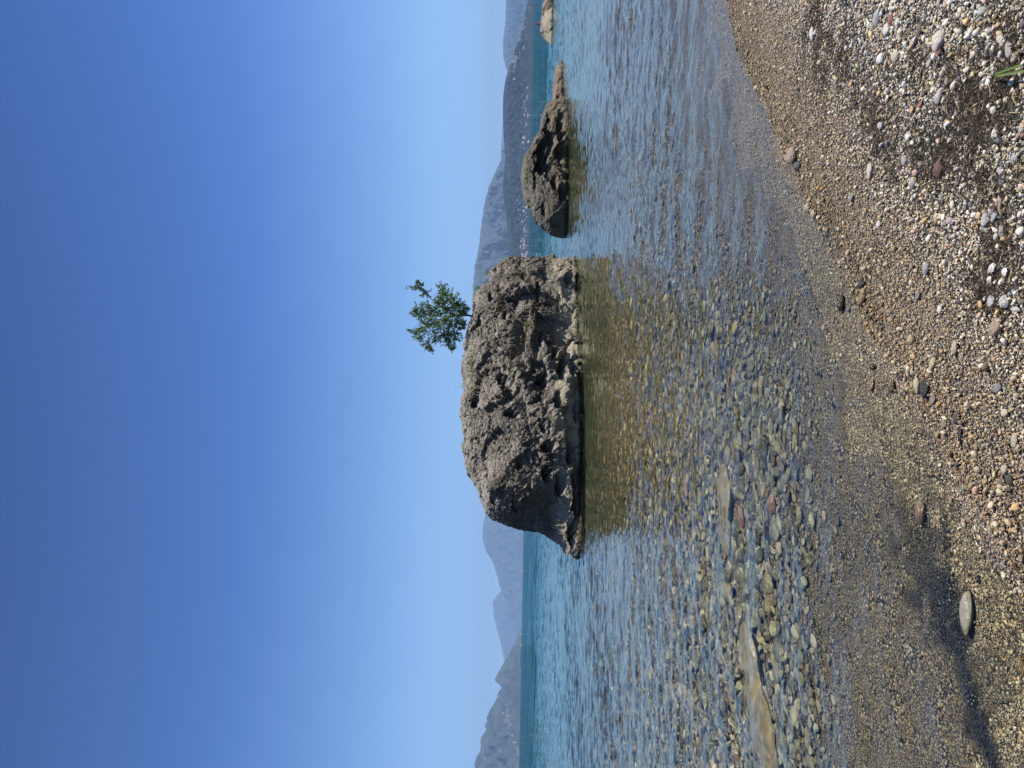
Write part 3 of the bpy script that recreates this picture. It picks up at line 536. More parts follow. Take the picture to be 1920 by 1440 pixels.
NOTE = [  # x, y, length, width, angle, colour, label
 (1736, 729, 30, 16, 5, '34383c', 'near black oval pebble leaning on a pale cream stone'),
 (1722, 722, 27, 13, 15, 'd9d2a6', 'pale cream crescent stone beside a near black oval pebble'),
 (1612, 652, 3, 3, 0, 'b8763c', 'tiny orange pebble just under the water edge'),
 (1619, 530, 18, 16, 10, '4a4a38', 'dark olive round pebble alone on wet gravel near the water'),
 (1580, 569, 28, 15, -15, '55492a', 'brown oval stone at the water line beside a small blue grey pebble'),
 (1592, 580, 9, 8, 0, '9aa0a8', 'small blue grey pebble touching a brown oval stone at the water line'),
 (1618, 561, 30, 13, -40, 'b89c68', 'flat tan stone lying slantwise on the wet gravel'),
 (1653, 593, 15, 9, -10, '8a5a34', 'rust brown pebble on the wet gravel'),
 (1638, 687, 12, 15, 0, '5e4a20', 'dark ochre pebble half under the shallow water'),
 (1675, 726, 20, 13, -10, '7a5c2c', 'glossy ochre brown pebble in the film of water'),
 (1636, 723, 22, 9, -15, 'c09468', 'peach coloured flat pebble under the shallow water'),
 (1693, 708, 11, 8, 0, '4a2c34', 'small dark plum pebble in the film of water'),
 (1711, 637, 18, 15, 0, 'c2b07a', 'round yellowish wet pebble with a bright highlight'),
 (1710, 681, 10, 9, 0, 'e0b068', 'small round orange yellow pebble near the water edge'),
 (1751, 682, 23, 11, -10, 'cfc890', 'pale yellow green oval pebble on the gravel'),
 (1792, 653, 22, 11, -10, 'd8c6a4', 'long sand coloured pebble on damp gravel'),
 (1751, 750, 19, 10, -5, 'b0a098', 'pinkish grey oval pebble below the near black one'),
 (1795, 784, 22, 10, -20, '4c4e54', 'dark slate pebble at the edge of the film of water'),
 (1801, 818, 30, 7, -12, '2e3034', 'long black sliver of stone at the edge of the water film'),
 (1772, 795, 16, 11, -15, 'b4a08c', 'beige and brown pebble above a black sliver of stone'),
 (1738, 504, 20, 12, 0, 'a8b0ba', 'blue grey upright pebble on the beach gravel'),
 (1723, 556, 17, 9, -10, '8e8c92', 'smooth lilac grey pebble on the beach gravel'),
 (1764, 580, 14, 10, 20, 'e4e4dc', 'white pebble with a dark underside on beach gravel'),
 (1871, 615, 26, 22, 0, 'b09878', 'broad flat brown stone carrying a cream pebble'),
 (1869, 616, 15, 14, 0, 'e6dcba', 'cream pebble lying on a broad flat brown stone'),
 (1862, 565, 20, 16, 0, 'c4c4c4', 'big light grey stone among shells at the lower right'),
 (1888, 566, 22, 20, 0, 'b6b6b8', 'big pale grey stone nearest the shells'),
 (1766, 75, 32, 22, 10, 'd2cabc', 'large smooth beige oval pebble high on the beach'),
 (1881, 72, 26, 15, 65, 'd6d2c4', 'large off white oval pebble near the grass blades'),
 (1896, 92, 30, 16, 40, 'b8aca6', 'angular pinkish grey stone next to an off white pebble'),
 (1764, 85, 2, 2, 0, 'a06030', 'tiny amber chip'),
 (1648, 34, 26, 14, 0, 'aab0b8', 'blue grey oval pebble beside a brick red stone'),
 (1674, 37, 20, 13, 20, 'a8604e', 'brick red stone between two pale pebbles'),
 (1666, 55, 18, 15, 0, 'ecebe4', 'white pebble below the brick red stone'),
 (1685, 43, 16, 10, 30, 'd0ccc0', 'pale grey pebble to the side of the brick red stone'),
 (1725, 59, 20, 11, 0, '8a8070', 'khaki pebble between the red stone and the beige pebble'),
 (1765, 88, 28, 13, 0, 'b0602c', 'burnt orange brick fragment on the dry beach'),
 (1526, 64, 24, 10, 0, 'e2e2da', 'long white pebble on dark gravel high on the beach'),
 (1683, 105, 20, 14, 10, 'ddd2b4', 'cream angular pebble on the dry beach'),
 (1654, 110, 16, 13, 0, 'f0eee8', 'bright white pebble on the dry beach among debris'),
 (1763, 182, 24, 14, -10, 'b8bec4', 'pale blue grey pebble beside dark plant debris'),
 (1765, 316, 30, 20, 10, '7e4e42', 'maroon heart shaped stone on the gravel'),
 (1706, 256, 14, 14, 0, 'f2f0ea', 'bright white round pebble in the middle of the beach'),
 (1699, 301, 17, 13, 10, 'b0b4b6', 'grey pointed pebble below the bright white one'),
 (1653, 236, 13, 12, 0, 'c8c8ca', 'white topped grey pebble among dark debris'),
 (1714, 343, 20, 14, 5, 'b2b8b4', 'pair forming grey green pebble near the maroon stone'),
 (1633, 320, 30, 10, 5, 'd6cabc', 'long pale pinkish pebble on fine gravel'),
 (1490, 292, 30, 20, 5, 'a8987c', 'wet brown grey stone at the water line of the upper beach'),
 (1497, 312, 16, 17, 0, '5e6258', 'dark wet stone tucked against the brown grey one'),
 (1516, 390, 16, 15, 0, 'ccc4b0', 'pale wet pebble on the swash line'),
 (1528, 402, 16, 12, 0, 'd6caa0', 'yellowish wet pebble on the swash line'),
 (1870, 252, 22, 15, 15, 'dcded8', 'white square pebble among dark debris'),
 (1867, 208, 16, 14, 0, 'eeeeea', 'white pebble beside a brown pebble in the debris'),
 (1833, 207, 16, 13, 30, '94765c', 'brown pebble in the dark plant debris'),
 (1905, 298, 20, 13, 0, 'b6bcc2', 'light blue grey pebble near the picture edge'),
 (1881, 340, 18, 11, 0, '6c7480', 'slate blue pebble near the picture edge'),
 (1851, 412, 22, 16, 0, 'c8c8ca', 'large light grey pebble next to an oval grey one'),
 (1867, 406, 18, 11, 0, 'a8b0ba', 'oval blue grey pebble next to a large light grey one'),
 (1882, 433, 24, 12, 0, 'a4a29a', 'long mid grey pebble at the lower beach'),
 (1650, 421, 14, 10, 0, 'eceae2', 'white pebble alone on fine tan gravel'),
 (1787, 384, 14, 9, 30, 'e0ddc8', 'ivory pebble on the middle beach gravel'),
 (1599, 370, 17, 10, 0, '9a9a98', 'mid grey wet pebble near the swash line'),
 (1905, 826, 26, 12, -10, 'd0c6a8', 'long pale shell like stone at the bottom of the beach'),
 (1886, 880, 17, 12, 0, 'ccc4a6', 'round cream pebble by the olive one at the beach foot'),
 (1895, 900, 18, 13, 20, '4e5244', 'dark olive pebble at the foot of the beach'),
 (1873, 728, 16, 15, 0, '8c8c90', 'round grey wet pebble at the lower beach'),
 (1886, 774, 13, 13, 0, 'e2d6b2', 'round buff pebble at the lower beach'),
 (1906, 580, 10, 18, 0, 'c4c4c0', 'pale stone at the bottom picture edge'),
 (1918, 1250, 28, 12, 0, 'b08850', 'orange brown stone cut off by the picture edge'),
 (1730, 962, 40, 20, -22, 'b09070', 'flat peach brown stone in shallow water'),
 (1698, 1163, 12, 9, 0, 'c08a38', 'small orange pebble in shallow water on the left'),
 (1835, 1085, 13, 7, -20, '2c2c2e', 'small black pebble beside the pale glossy stone'),
 (1267, 75, 46, 10, 3, '9a6a28', 'ochre brown stone breaking the water at the gravel edge'),
 (1362, 395, 3, 3, 0, '444a52', 'tiny slate pebble under the water'),
 (1388, 395, 20, 8, 0, '404a58', 'dark blue slate cobble under the shallow water'),
 (1402, 464, 22, 9, 0, 'd6d8d4', 'white cobble under the water near a slate one'),
 (1356, 663, 24, 13, 10, 'd8dcd8', 'white cobble shining on the bed in front of the big rock'),
 (1449, 1130, 40, 14, 5, 'a6b4ac', 'pale green grey cobble on the left part of the bed'),
 (1458, 1176, 30, 12, 5, '93a49a', 'second green grey cobble just left of the pale one'),
 (1452, 1215, 40, 20, 8, '3a3e46', 'near black cobble beside the brown boulder under water'),
]
for q in NOTE:
    if q[2] > 3: img_stone(q[0], q[1], q[2], q[3], q[4], q[5], q[6])
LM_W = [(1425, 1290, 'the long sandy boulder'), (1378, 940, 'the flat tan boulder'), (1395, 1060, 'the olive grey boulder'), (1356, 663, 'the shining white cobble'), (1388, 395, 'the dark blue slate cobble'), (1449, 1130, 'the pale green grey cobble'), (1250, 760, 'the reflection of the big rock'),
        (1300, 1150, 'the rippled water left of the big rock'), (1500, 760, 'the gravel edge in the middle'), (1510, 1050, 'the gravel edge at the left'), (1300, 560, 'the right end of the rock reflection'), (1450, 540, 'the gravel edge at the right')]
LM_D = [(q[0], q[1], 'the '+' '.join(q[6].split()[:5 if q[6].split()[3] in ('on', 'high', 'in') else 4]).replace(' on', '').replace(' in', '').replace(' high', '').replace(' the', '')) for q in NOTE if q[6].split()[0] not in ('tiny', 'small') and q[0] > 1600 and 'carrying' not in q[6] and q[1] < 1000]
LM_D = [q for q in LM_D if q[2].split()[-1] in ('pebble', 'stone', 'sliver', 'fragment')]
def beside(P, LM):
    px, py = project(np.array([P])); px, py = px[0], py[0]; L = min(LM, key=lambda q: math.hypot(q[0]-px, q[1]-py)); dx, dy = px-L[0], py-L[1]
    rel = ('left of' if dy > 0 else 'right of') if abs(dy) > abs(dx) else ('in front of' if dx > 0 else 'behind'); return rel+' '+L[2]
BIGLAB = True
for P_, r_, s_, c_ in zip(*BIG):
    lb = '%s %s cobble under water %s' % ('broad' if s_[0] > .11 else ('middling' if s_[0] > .085 else 'small'), cname(c_), beside(P_, LM_W))
    stone('cobble', shapes[random.randrange(6)], *P_, s_, r_, c_, lb, 'cobble', lb.replace('cobble', 'cobbles'))
img_stone(1818, 1150, 74, 24, -17, 'd0cec4', 'smooth pale grey glossy stone half out of the wet sand', flat=.5, name='stone', cat='stone', zoff=.002)
img_stone(1452, 1290, 245, 84, 3, 'f2dfb4', 'long flat sandy brown boulder under water at the left', name='boulder', cat='boulder', shp=slab_shapes[0], flat=.26, zoff=.012)
img_stone(1400, 940, 150, 58, 4, 'ecd8a8', 'flat tan boulder under water in front of the big rock', name='boulder', cat='boulder', shp=slab_shapes[1], flat=.3, zoff=.04)
img_stone(1418, 1060, 90, 34, 4, 'a8a484', 'olive grey boulder under water between two tan boulders', name='boulder', cat='boulder', shp=slab_shapes[2], flat=.3, zoff=.0)
# further loose pebbles over the dry beach
cnt = 0; seen_lab = {}
while cnt < 110:
    x, y = random.uniform(1500, 1915), random.uniform(5, 930); p = ground_pt(x, y, .05); d0 = -sdist(SHORE, np.array([p[0]]), np.array([p[1]]))[0]
    if d0 < .08 or random.random() > .25+.75*min(1, d0): continue
    c = .8*colours(1, PAL_DRY, np.array([.12, .16, .16, .14, .14, .12, .04, .06, .02, .01, .05, .01, .03]))[0]; s = random.uniform(.016, .027)*(.75+.35*min(1, d0)); z = float(ground_z(p[0], p[1]))
    cn = cname(c); zn = 'the dry upper beach' if d0 > .75 else 'the damp gravel near the water'
    lb = '%s pebble just %s' % (cn, beside((p[0], p[1], z), LM_D)); seen_lab[lb] = seen_lab.get(lb, 0)+1; lb = ['', 'another ', 'third ', 'fourth ', 'fifth ', 'sixth '][min(5, seen_lab[lb]-1)]+lb
    stone('pebble', shapes[random.randrange(6)], p[0], p[1], z+s*.22, (s, s*random.uniform(.6, .9), s*random.uniform(.45, .7)), (random.gauss(0, .25), random.gauss(0, .25), random.uniform(0, 6.3)), c,
          lb, 'pebble', 'loose %s pebbles on %s' % (cn, zn)); cnt += 1

# ------------------------------------------------------------------ mountains round the lake
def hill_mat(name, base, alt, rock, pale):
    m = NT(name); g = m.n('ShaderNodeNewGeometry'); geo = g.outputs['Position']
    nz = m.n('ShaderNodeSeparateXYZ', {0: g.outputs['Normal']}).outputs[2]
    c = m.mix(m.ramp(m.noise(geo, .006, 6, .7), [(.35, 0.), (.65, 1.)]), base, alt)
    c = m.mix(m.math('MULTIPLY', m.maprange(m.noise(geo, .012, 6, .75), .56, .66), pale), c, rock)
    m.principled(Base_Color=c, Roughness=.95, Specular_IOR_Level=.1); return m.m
def make_hill(name, ridge, D, mat, seed, depth=3.0, rough=.22, jag=.0, tail=(0, 0)):
    pts = sorted([tuple(at_depth(x, y, D)[[0, 2]]) for x, y in ridge]); pts = np.array(pts)
    pts = np.vstack([[pts[0, 0]-tail[0], -20 if tail[0] else pts[0, 1]], pts, [pts[-1, 0]+tail[1], -20 if tail[1] else pts[-1, 1]]])
    nx = 420; X = np.linspace(pts[0, 0], pts[-1, 0], nx); Hh = np.interp(X, pts[:, 0], pts[:, 1])
    Hm = Hh.max(); Q = np.stack([X/Hm*1.6, X*0, X*0+seed], 1)
    Hh = Hh+Hm*(.012+jag)*fbm(Q*9, 4, seed, .6)*sstep(0, Hm*.3, Hh)
    r = np.concatenate([np.linspace(0, 1, 110), np.linspace(1, 2, 22)[1:]]); Wd = Hm*depth
    XX, RR = np.meshgrid(X, r); YY = D-Wd*(1-RR)
    P = np.stack([XX/Hm*1.5, YY/Hm*.7, XX*0+seed*3.3], -1).reshape(-1, 3)
    rid = 1-np.abs(fbm(P, 5, seed, .55)).reshape(XX.shape)*2.6; fine = fbm(P*5, 4, seed+3, .6).reshape(XX.shape)
    bell = np.where(RR <= 1, 4*RR*(1-RR), 0)
    prof = np.where(RR <= 1, RR**.85, np.maximum(0, 2-RR)**.8)
    Z = Hh[None, :]*prof+Hm*bell*(rough*(rid-.75)+.09*fine)
    Z = Z*(1+.35*fine*bell)
    Z = np.where(RR <= 1, np.minimum(Z, Hh[None, :]*(1-(1-RR)*np.clip(.45+1.1*fine+.5*(.75-rid), .1, .95))), Z); Z = np.where(Hh[None, :] < 5, np.minimum(Z, Hh[None, :]), Z); Z[0] = -12; Z[-1] = -12
    me = mesh_np(name, np.stack([XX, YY, Z], -1).reshape(-1, 3), grid_faces(*XX.shape), mat); obj(name, me, kind='structure')
    def surf(x, rr):
        i = np.clip(np.searchsorted(X, x), 0, nx-1); j = int(np.searchsorted(r, rr)); return (X[i], D-Wd*(1-r[j]), Z[j, i])
    return surf
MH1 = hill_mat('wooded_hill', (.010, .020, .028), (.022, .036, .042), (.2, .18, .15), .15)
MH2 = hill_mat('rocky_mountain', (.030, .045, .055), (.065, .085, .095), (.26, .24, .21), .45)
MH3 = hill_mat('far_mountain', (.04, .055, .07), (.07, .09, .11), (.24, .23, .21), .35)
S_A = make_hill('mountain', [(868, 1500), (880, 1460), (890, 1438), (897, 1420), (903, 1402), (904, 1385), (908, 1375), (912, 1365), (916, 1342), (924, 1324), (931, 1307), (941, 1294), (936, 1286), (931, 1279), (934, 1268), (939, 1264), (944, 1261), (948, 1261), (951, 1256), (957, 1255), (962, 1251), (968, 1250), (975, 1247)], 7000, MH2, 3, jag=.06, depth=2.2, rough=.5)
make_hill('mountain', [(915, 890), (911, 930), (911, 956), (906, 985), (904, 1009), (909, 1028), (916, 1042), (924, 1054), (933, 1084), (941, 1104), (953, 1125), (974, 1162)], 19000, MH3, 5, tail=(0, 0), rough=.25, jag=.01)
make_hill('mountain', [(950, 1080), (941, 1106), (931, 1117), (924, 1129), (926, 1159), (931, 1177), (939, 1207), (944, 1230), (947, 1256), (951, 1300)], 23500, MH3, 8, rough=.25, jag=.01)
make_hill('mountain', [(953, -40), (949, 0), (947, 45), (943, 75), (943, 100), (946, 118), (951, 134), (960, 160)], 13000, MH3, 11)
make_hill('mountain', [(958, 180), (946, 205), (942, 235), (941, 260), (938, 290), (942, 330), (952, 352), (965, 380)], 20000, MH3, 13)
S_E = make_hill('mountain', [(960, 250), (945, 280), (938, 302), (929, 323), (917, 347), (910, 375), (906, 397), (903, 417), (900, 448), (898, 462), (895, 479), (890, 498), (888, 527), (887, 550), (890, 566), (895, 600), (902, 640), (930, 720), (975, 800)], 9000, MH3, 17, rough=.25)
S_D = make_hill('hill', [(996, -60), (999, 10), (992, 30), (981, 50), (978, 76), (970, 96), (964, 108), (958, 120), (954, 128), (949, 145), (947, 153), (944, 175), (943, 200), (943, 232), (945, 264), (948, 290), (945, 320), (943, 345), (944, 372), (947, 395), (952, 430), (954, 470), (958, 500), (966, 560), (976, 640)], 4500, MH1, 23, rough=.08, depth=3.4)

# ------------------------------------------------------------------ the far town, boats, buoy
def simple(name, rgb, rough=.8):
    m = NT(name); g = m.n('ShaderNodeNewGeometry').outputs['Position']
    m.principled(Base_Color=m.mix(1., rgb, m.ramp(m.noise(g, .7, 3), [(.3, .85), (.7, 1.1)]), 'MULTIPLY'), Roughness=rough); return m.m
M_WALL = simple('house_plaster', (.82, .78, .70)); M_ROOF = simple('roof_tile', (.50, .38, .30))
def house_mesh(w, d, h, rf):
    V = [(-w, -d, -8), (w, -d, -8), (w, d, -8), (-w, d, -8), (-w, -d, h), (w, -d, h), (w, d, h), (-w, d, h)]
    me = mesh_np('house', V, [(0, 1, 5, 4), (1, 2, 6, 5), (2, 3, 7, 6), (3, 0, 4, 7)], M_WALL, False)
    e = 1.08; R_ = [(-w*e, -d*e, h-.2), (w*e, -d*e, h-.2), (w*e, d*e, h-.2), (-w*e, d*e, h-.2), (-w*e, 0, h+rf), (w*e, 0, h+rf)]
    import bmesh
    bm = bmesh.new(); bm.from_mesh(me); vs_ = [bm.verts.new(q) for q in R_]
    for f in ((0, 1, 5, 4), (2, 3, 4, 5), (0, 4, 3), (1, 2, 5)): bm.faces.new([vs_[i] for i in f]).material_index = 1
    bm.to_mesh(me); bm.free(); me.materials.append(M_ROOF); return me
HM = [house_mesh(9, 6, 9, 3), house_mesh(13, 7, 12, 3.5), house_mesh(7, 6, 7, 3)]
hr = random.Random(5); cnt = 0
def put_house(p, label, group, s=1.):
    o = obj('house', HM[hr.randrange(3)], label=label, cat='house', group=group, loc=p); o.scale = (s,)*3; o.rotation_euler = (0, 0, hr.choice([0, .2, -.3, .5, 1.3])+hr.gauss(0, .1)); return o
def xat(S, y, D, rr): return at_depth(980, y, D-700*(1-rr))[0]
spots = [(480, 30, .03, .30, 85, 'in the town below the dark hill beside the big rock'), (405, 30, .05, .40, 22, 'scattered up the dark hill slope'), (330, 40, .0, .16, 20, 'along the shore behind the humped rock'),
         (195, 20, .05, .28, 22, 'in the hamlet under the dark hill top'), (112, 16, .45, .8, 34, 'in the village on the shoulder of the dark hill'), (55, 30, .15, .9, 30, 'on the low end of the dark hill'), (250, 20, .0, .2, 16, 'along the far shore under the dark hill')]
for yc, sp, r0, r1, nn, where in spots:
    for _ in range(nn):
        y = hr.gauss(yc, sp); rr = hr.uniform(r0, r1)
        if y < -20: continue
        p = S_D(xat(S_D, y, 4500, rr), rr)
        if p[2] < 1: continue
        put_house(p, 'pale house %s' % where, 'houses %s' % where, hr.uniform(.3, .62))
for _ in range(40):
    y = hr.uniform(1285, 1440); rr = hr.choice([hr.uniform(.03, .2), hr.uniform(.03, .5)]); p = S_A(at_depth(970, y, 7000-900*(1-rr))[0], rr)
    if p[2] > 1: put_house(p, 'pale house at the foot of the rocky left mountain', 'houses below the rocky left mountain', hr.uniform(.5, .9))
M_WHITE = simple('white_paint', (.85, .85, .83), .4); M_RED = simple('red_paint', (.6, .07, .06), .4)
def prism(pts, z0, z1, sx=1., sy=1.):
    n = len(pts); V = [(x, y, z0) for x, y in pts]+[(x*sx, y*sy, z1) for x, y in pts]; return V, [(i, (i+1) % n, n+(i+1) % n, n+i) for i in range(n)]
def add_fan(me_name, V, F, mat):
    n = len(V)//2; me = bpy.data.meshes.new(me_name); me.from_pydata(V, [], F+[tuple(range(n))[::-1], tuple(range(n, 2*n))]); me.materials.append(mat); return me
hullp = [(-4, 0), (-3.6, -1.1), (0, -1.4), (3, -.9), (4.6, 0), (3, .9), (0, 1.4), (-3.6, 1.1)]
for x, y, lab in ((974, 1209, 'white sailing boat by itself under the notch between the far mountains'), (976, 1188, 'white sailing boat nearer the big rock of the close pair'), (979.5, 1070, 'white sailing boat just left of the big rock on the horizon')):
    p = at_depth(x, y, 2600); b = bpy.data.objects.new('sailing_boat', None); sc.collection.objects.link(b); b.location = (p[0], p[1], 0); b['label'] = lab; b['category'] = 'boat'; b['group'] = 'sailing boats on the horizon'
    V, Fh = prism([(q[0]*.8, q[1]*.8) for q in hullp], -.3, 1.1, 1.12, 1.15); h_ = obj('hull', add_fan('hull', V, Fh, M_WHITE), parent=b)
    V, Fh = prism([(.08*math.cos(t*1.05), .08*math.sin(t*1.05)) for t in range(6)], 1.0, 11.5); obj('mast', add_fan('mast', V, Fh, M_WHITE), parent=b)
    me = bpy.data.meshes.new('sail'); me.from_pydata([(-.1, -.03, 1.8), (-3.4, .5, 1.9), (-.1, -.03, 11.3), (-.1, .05, 1.8), (-3.4, .58, 1.9), (-.1, .05, 11.3), (-1.6, .55, 5.5), (-1.6, .63, 5.5)], [], [(0, 2, 6, 1), (3, 4, 7, 5), (0, 1, 4, 3), (1, 6, 7, 4), (6, 2, 5, 7), (0, 3, 5, 2)]); me.materials.append(M_WHITE); obj('sail', me, parent=b)
    b.rotation_euler = (0, 0, .5)
p = ground_pt(1007.5, 45); b = bpy.data.objects.new('buoy', None); sc.collection.objects.link(b); b.location = (p[0]*.6, p[1]*.6, 0); b['label'] = 'small red buoy floating beyond the pointed rock at the far right'; b['category'] = 'buoy'
V, Fh = prism([(.32*math.cos(t*.524), .32*math.sin(t*.524)) for t in range(12)], -.2, .35, .85, .85); obj('float', add_fan('float', V, Fh, M_RED), parent=b)
V, Fh = prism([(.2*math.cos(t*.524), .2*math.sin(t*.524)) for t in range(12)], .35, .95, .3, .3); obj('topmark', add_fan('topmark', V, Fh, M_RED), parent=b)
p = S_A(at_depth(970, 1363, 6200)[0], .06); V, Fh = prism([(-3, -3), (3, -3), (3, 3), (-3, 3)], -6, 24); b = obj('tower', add_fan('tower', V, Fh, M_WALL), label='slim white tower on the shore below the rocky left mountain', cat='tower', loc=p)
V, Fh = prism([(-3.3, -3.3), (3.3, -3.3), (3.3, 3.3), (-3.3, 3.3)], 24, 32, .05, .05); obj('spire', add_fan('spire', V, Fh, M_ROOF), parent=b)

# ------------------------------------------------------------------ plants on the rocks
def leaf_mat(name, a, b, rough=.5):
    m = NT(name); rnd = m.n('ShaderNodeNewGeometry').outputs['Random Per Island']
    c = m.mix(rnd, a, b); pr = m.n('ShaderNodeBsdfPrincipled', {'Base Color': c, 'Roughness': rough}); tl = m.n('ShaderNodeBsdfTranslucent', {'Color': m.mix(1., c, (1.5, 1.7, .6), 'MULTIPLY')})
    mx = m.n('ShaderNodeMixShader', {0: .3, 1: pr.outputs[0], 2: tl.outputs[0]}); m.t.links.new(mx.outputs[0], m.out.inputs[0]); return m.m
M_LEAF = leaf_mat('tree_leaf', (.04, .08, .014), (.15, .21, .05)); M_GRASS = leaf_mat('grass_leaf', (.07, .12, .03), (.26, .28, .10)); M_MOSS = leaf_mat('moss_leaf', (.06, .06, .015), (.20, .15, .045), .9)
M_BARK = simple('bark', (.10, .075, .055)); M_STRAW = simple('dry_stem', (.42, .35, .23))
def on_rock(RV, x, y):
    v0 = RV-CAM; dn = v0@FW; px = 960-F_PX*(v0@UP)/dn; py = 720-F_PX*(v0@RT)/dn; q = np.hypot(px-x, py-y); k = np.argsort(q)[:12]; return RV[k[np.argmin(dn[k])]]
def tube(V, Fq, pts, r0, r1, n=6):
    pts = [np.array(p, float) for p in pts]; s0 = len(V); m = len(pts)
    for i, p in enumerate(pts):
        d = pts[min(i+1, m-1)]-pts[max(i-1, 0)]; d /= max(1e-6, np.linalg.norm(d)); a = np.cross(d, [.3, .9, .1]); a /= np.linalg.norm(a); b_ = np.cross(d, a); r = r0+(r1-r0)*i/(m-1)
        for k in range(n): t = 2*math.pi*k/n; V.append(p+r*(math.cos(t)*a+math.sin(t)*b_))
    for i in range(m-1):
        for k in range(n): Fq.append((s0+i*n+k, s0+i*n+(k+1) % n, s0+(i+1)*n+(k+1) % n, s0+(i+1)*n+k))
def leaf(V, Fq, p, d, L, w):
    d = d/np.linalg.norm(d); s = np.cross(d, rng.normal(size=3)); s /= np.linalg.norm(s); nn = np.cross(d, s); i = len(V)
    V += [p, p+d*L*.5+s*w*.5+nn*w*.12, p+d*L, p+d*L*.5-s*w*.5+nn*w*.12]; Fq.append((i, i+1, i+2, i+3))
tb = on_rock(RV1, 886, 594); base = tb+np.array([0, .35, -.08]); TY = base[1]
def tp(x, y, dy=0.): return at_depth(x, y, TY+dy)
tree = bpy.data.objects.new('small_tree', None); sc.collection.objects.link(tree); tree.location = base; tree['label'] = 'small leafy tree growing from the top of the big rock'; tree['category'] = 'tree'
TV, TF, LV, LF = [], [], [], []
fork = tp(868, 590); fork2 = tp(850, 592, .1)
tube(TV, TF, [base, (base+fork)/2+[.02, 0, 0], fork, fork2], .035, .022)
CL = [(781, 540, 10), (797, 549, 9), (788, 533, 6), (829, 543, 11), (836, 553, 11), (845, 562, 14), (852, 572, 15), (838, 580, 17), (822, 572, 15), (829, 563, 12), (815, 584, 12), (800, 583, 13), (788, 590, 12), (780, 583, 8), (808, 598, 13), (800, 610, 13),
      (790, 620, 9), (780, 622, 7), (835, 600, 17), (845, 612, 17), (824, 612, 14), (852, 628, 13), (842, 641, 12), (848, 652, 8), (815, 632, 13), (804, 646, 10), (806, 655, 6), (833, 628, 13), (862, 605, 10), (870, 612, 7), (868, 583, 9), (874, 577, 6), (858, 592, 14), (862, 574, 8), (787, 634, 7), (798, 571, 7), (770, 621, 3)]
main = [tp(815, 566, -.2), tp(812, 592, .15), tp(838, 625, -.1), tp(820, 610, .3)]
for q in main: tube(TV, TF, [fork2, (fork2+q)/2+rng.normal(0, .03, 3), q], .02, .011, 5)
for x, y, r in CL:
    m_ = .0144*r; c = tp(x, y, rng.normal(0, .22)); par = min(main+[fork2], key=lambda q: np.linalg.norm(q-c))
    tube(TV, TF, [par, (par+c)/2+rng.normal(0, .035, 3), c], .010, .004, 4)
    for _ in range(max(4, int(r*2.0))):
        e = c+rng.normal(0, m_*.52, 3); tube(TV, TF, [c, (c+e)/2+rng.normal(0, .01, 3), e], .004, .002, 3)
        d = e-c+np.array([0, 0, .03])
        for k in range(9):                                   # a feathered leaf: leaflets along the end of the twig
            q = e+d/np.linalg.norm(d)*(k*.013-.06); leaf(LV, LF, q+rng.normal(0, .006, 3), d/np.linalg.norm(d)+rng.normal(0, .75, 3), rng.uniform(.055, .095), rng.uniform(.026, .042))
obj('trunk', mesh_np('trunk', np.array(TV)-base, TF, M_BARK), parent=tree); obj('crown', mesh_np('crown', np.array(LV)-base, LF, M_LEAF, False), parent=tree)
def tuft(name, RV, x, y, n, h, spread, mat, label, cat, w=.006, back=.1):
    p = on_rock(RV, x, y)+np.array([0, back, -.03]); V, Fq = [], []
    for _ in range(n):
        one = spread < .12; b_ = np.r_[rng.normal(0, spread, 2)*(not one), 0]; d = np.r_[rng.normal(0, .28 if spread > .12 else .28+2.*spread, 2), 1]; L = h*rng.uniform(.45, 1.1); s = np.array([w, 0, 0]); i = len(V)
        m_ = b_+d*L*.55; e = b_+d*L+np.r_[d[:2]*L*.5, -abs(d[0])*L*.2]
        V += [b_-s, b_+s, m_+s*.8, m_-s*.8, e]; Fq += [(0, i+2, i+3) if one else (i, i+1, i+2, i+3), (i+3, i+2, i+4, i+4)]      # a small tuft springs from one root
    me = bpy.data.meshes.new(name); me.from_pydata([tuple(v) for v in V], [], [tuple(dict.fromkeys(f)) for f in Fq]); me.materials.append(mat)
    return obj(name, me, label=label, cat=cat, loc=tuple(p))
tuft('grass_tuft', RV1, 908, 512, 26, .34, .06, M_GRASS, 'tuft of thin green grass at the right shoulder of the big rock', 'grass')
tuft('grass_tuft', RV1, 900, 537, 30, .32, .07, M_GRASS, 'tall grass tuft between the tree and the right shoulder of the big rock', 'grass')
tuft('grass_tuft', RV1, 890, 553, 26, .14, .09, M_GRASS, 'short grass tuft next to the tree on the big rock', 'grass')
tuft('grass_tuft', RV1, 884, 695, 90, .15, .22, M_GRASS, 'wide grassy patch on the middle of the big rock top', 'grass', .008, 0)
tuft('grass_tuft', RV1, 884, 728, 40, .12, .10, M_GRASS, 'small grassy patch beside the wide one on the big rock top', 'grass', .008, 0)
tuft('grass_tuft', RV1, 869, 669, 3, .16, .02, M_STRAW, 'single dry stalk on the flat crest of the big rock', 'grass', .004)
tuft('grass_tuft', RV1, 868, 724, 5, .20, .03, M_STRAW, 'pair of dry stalks above the grassy patch of the big rock', 'grass', .004)
tuft('grass_tuft', RV1, 872, 846, 24, .10, .05, M_GRASS, 'few low blades at the left end of the big rock crest', 'grass', .004)
tuft('grass_tuft', RV1, 882, 880, 26, .10, .06, M_GRASS, 'sparse blades where the big rock crest drops to the left', 'grass', .004)
tuft('grass_tuft', RV2, 989, 312, 60, .20, .28, M_GRASS, 'green grass patch on the crown of the dark humped rock', 'grass', .012, 0)
tuft('grass_tuft', RV2, 988, 336, 50, .18, .22, M_GRASS, 'second grass patch lower on the dark humped rock', 'grass', .012, 0)
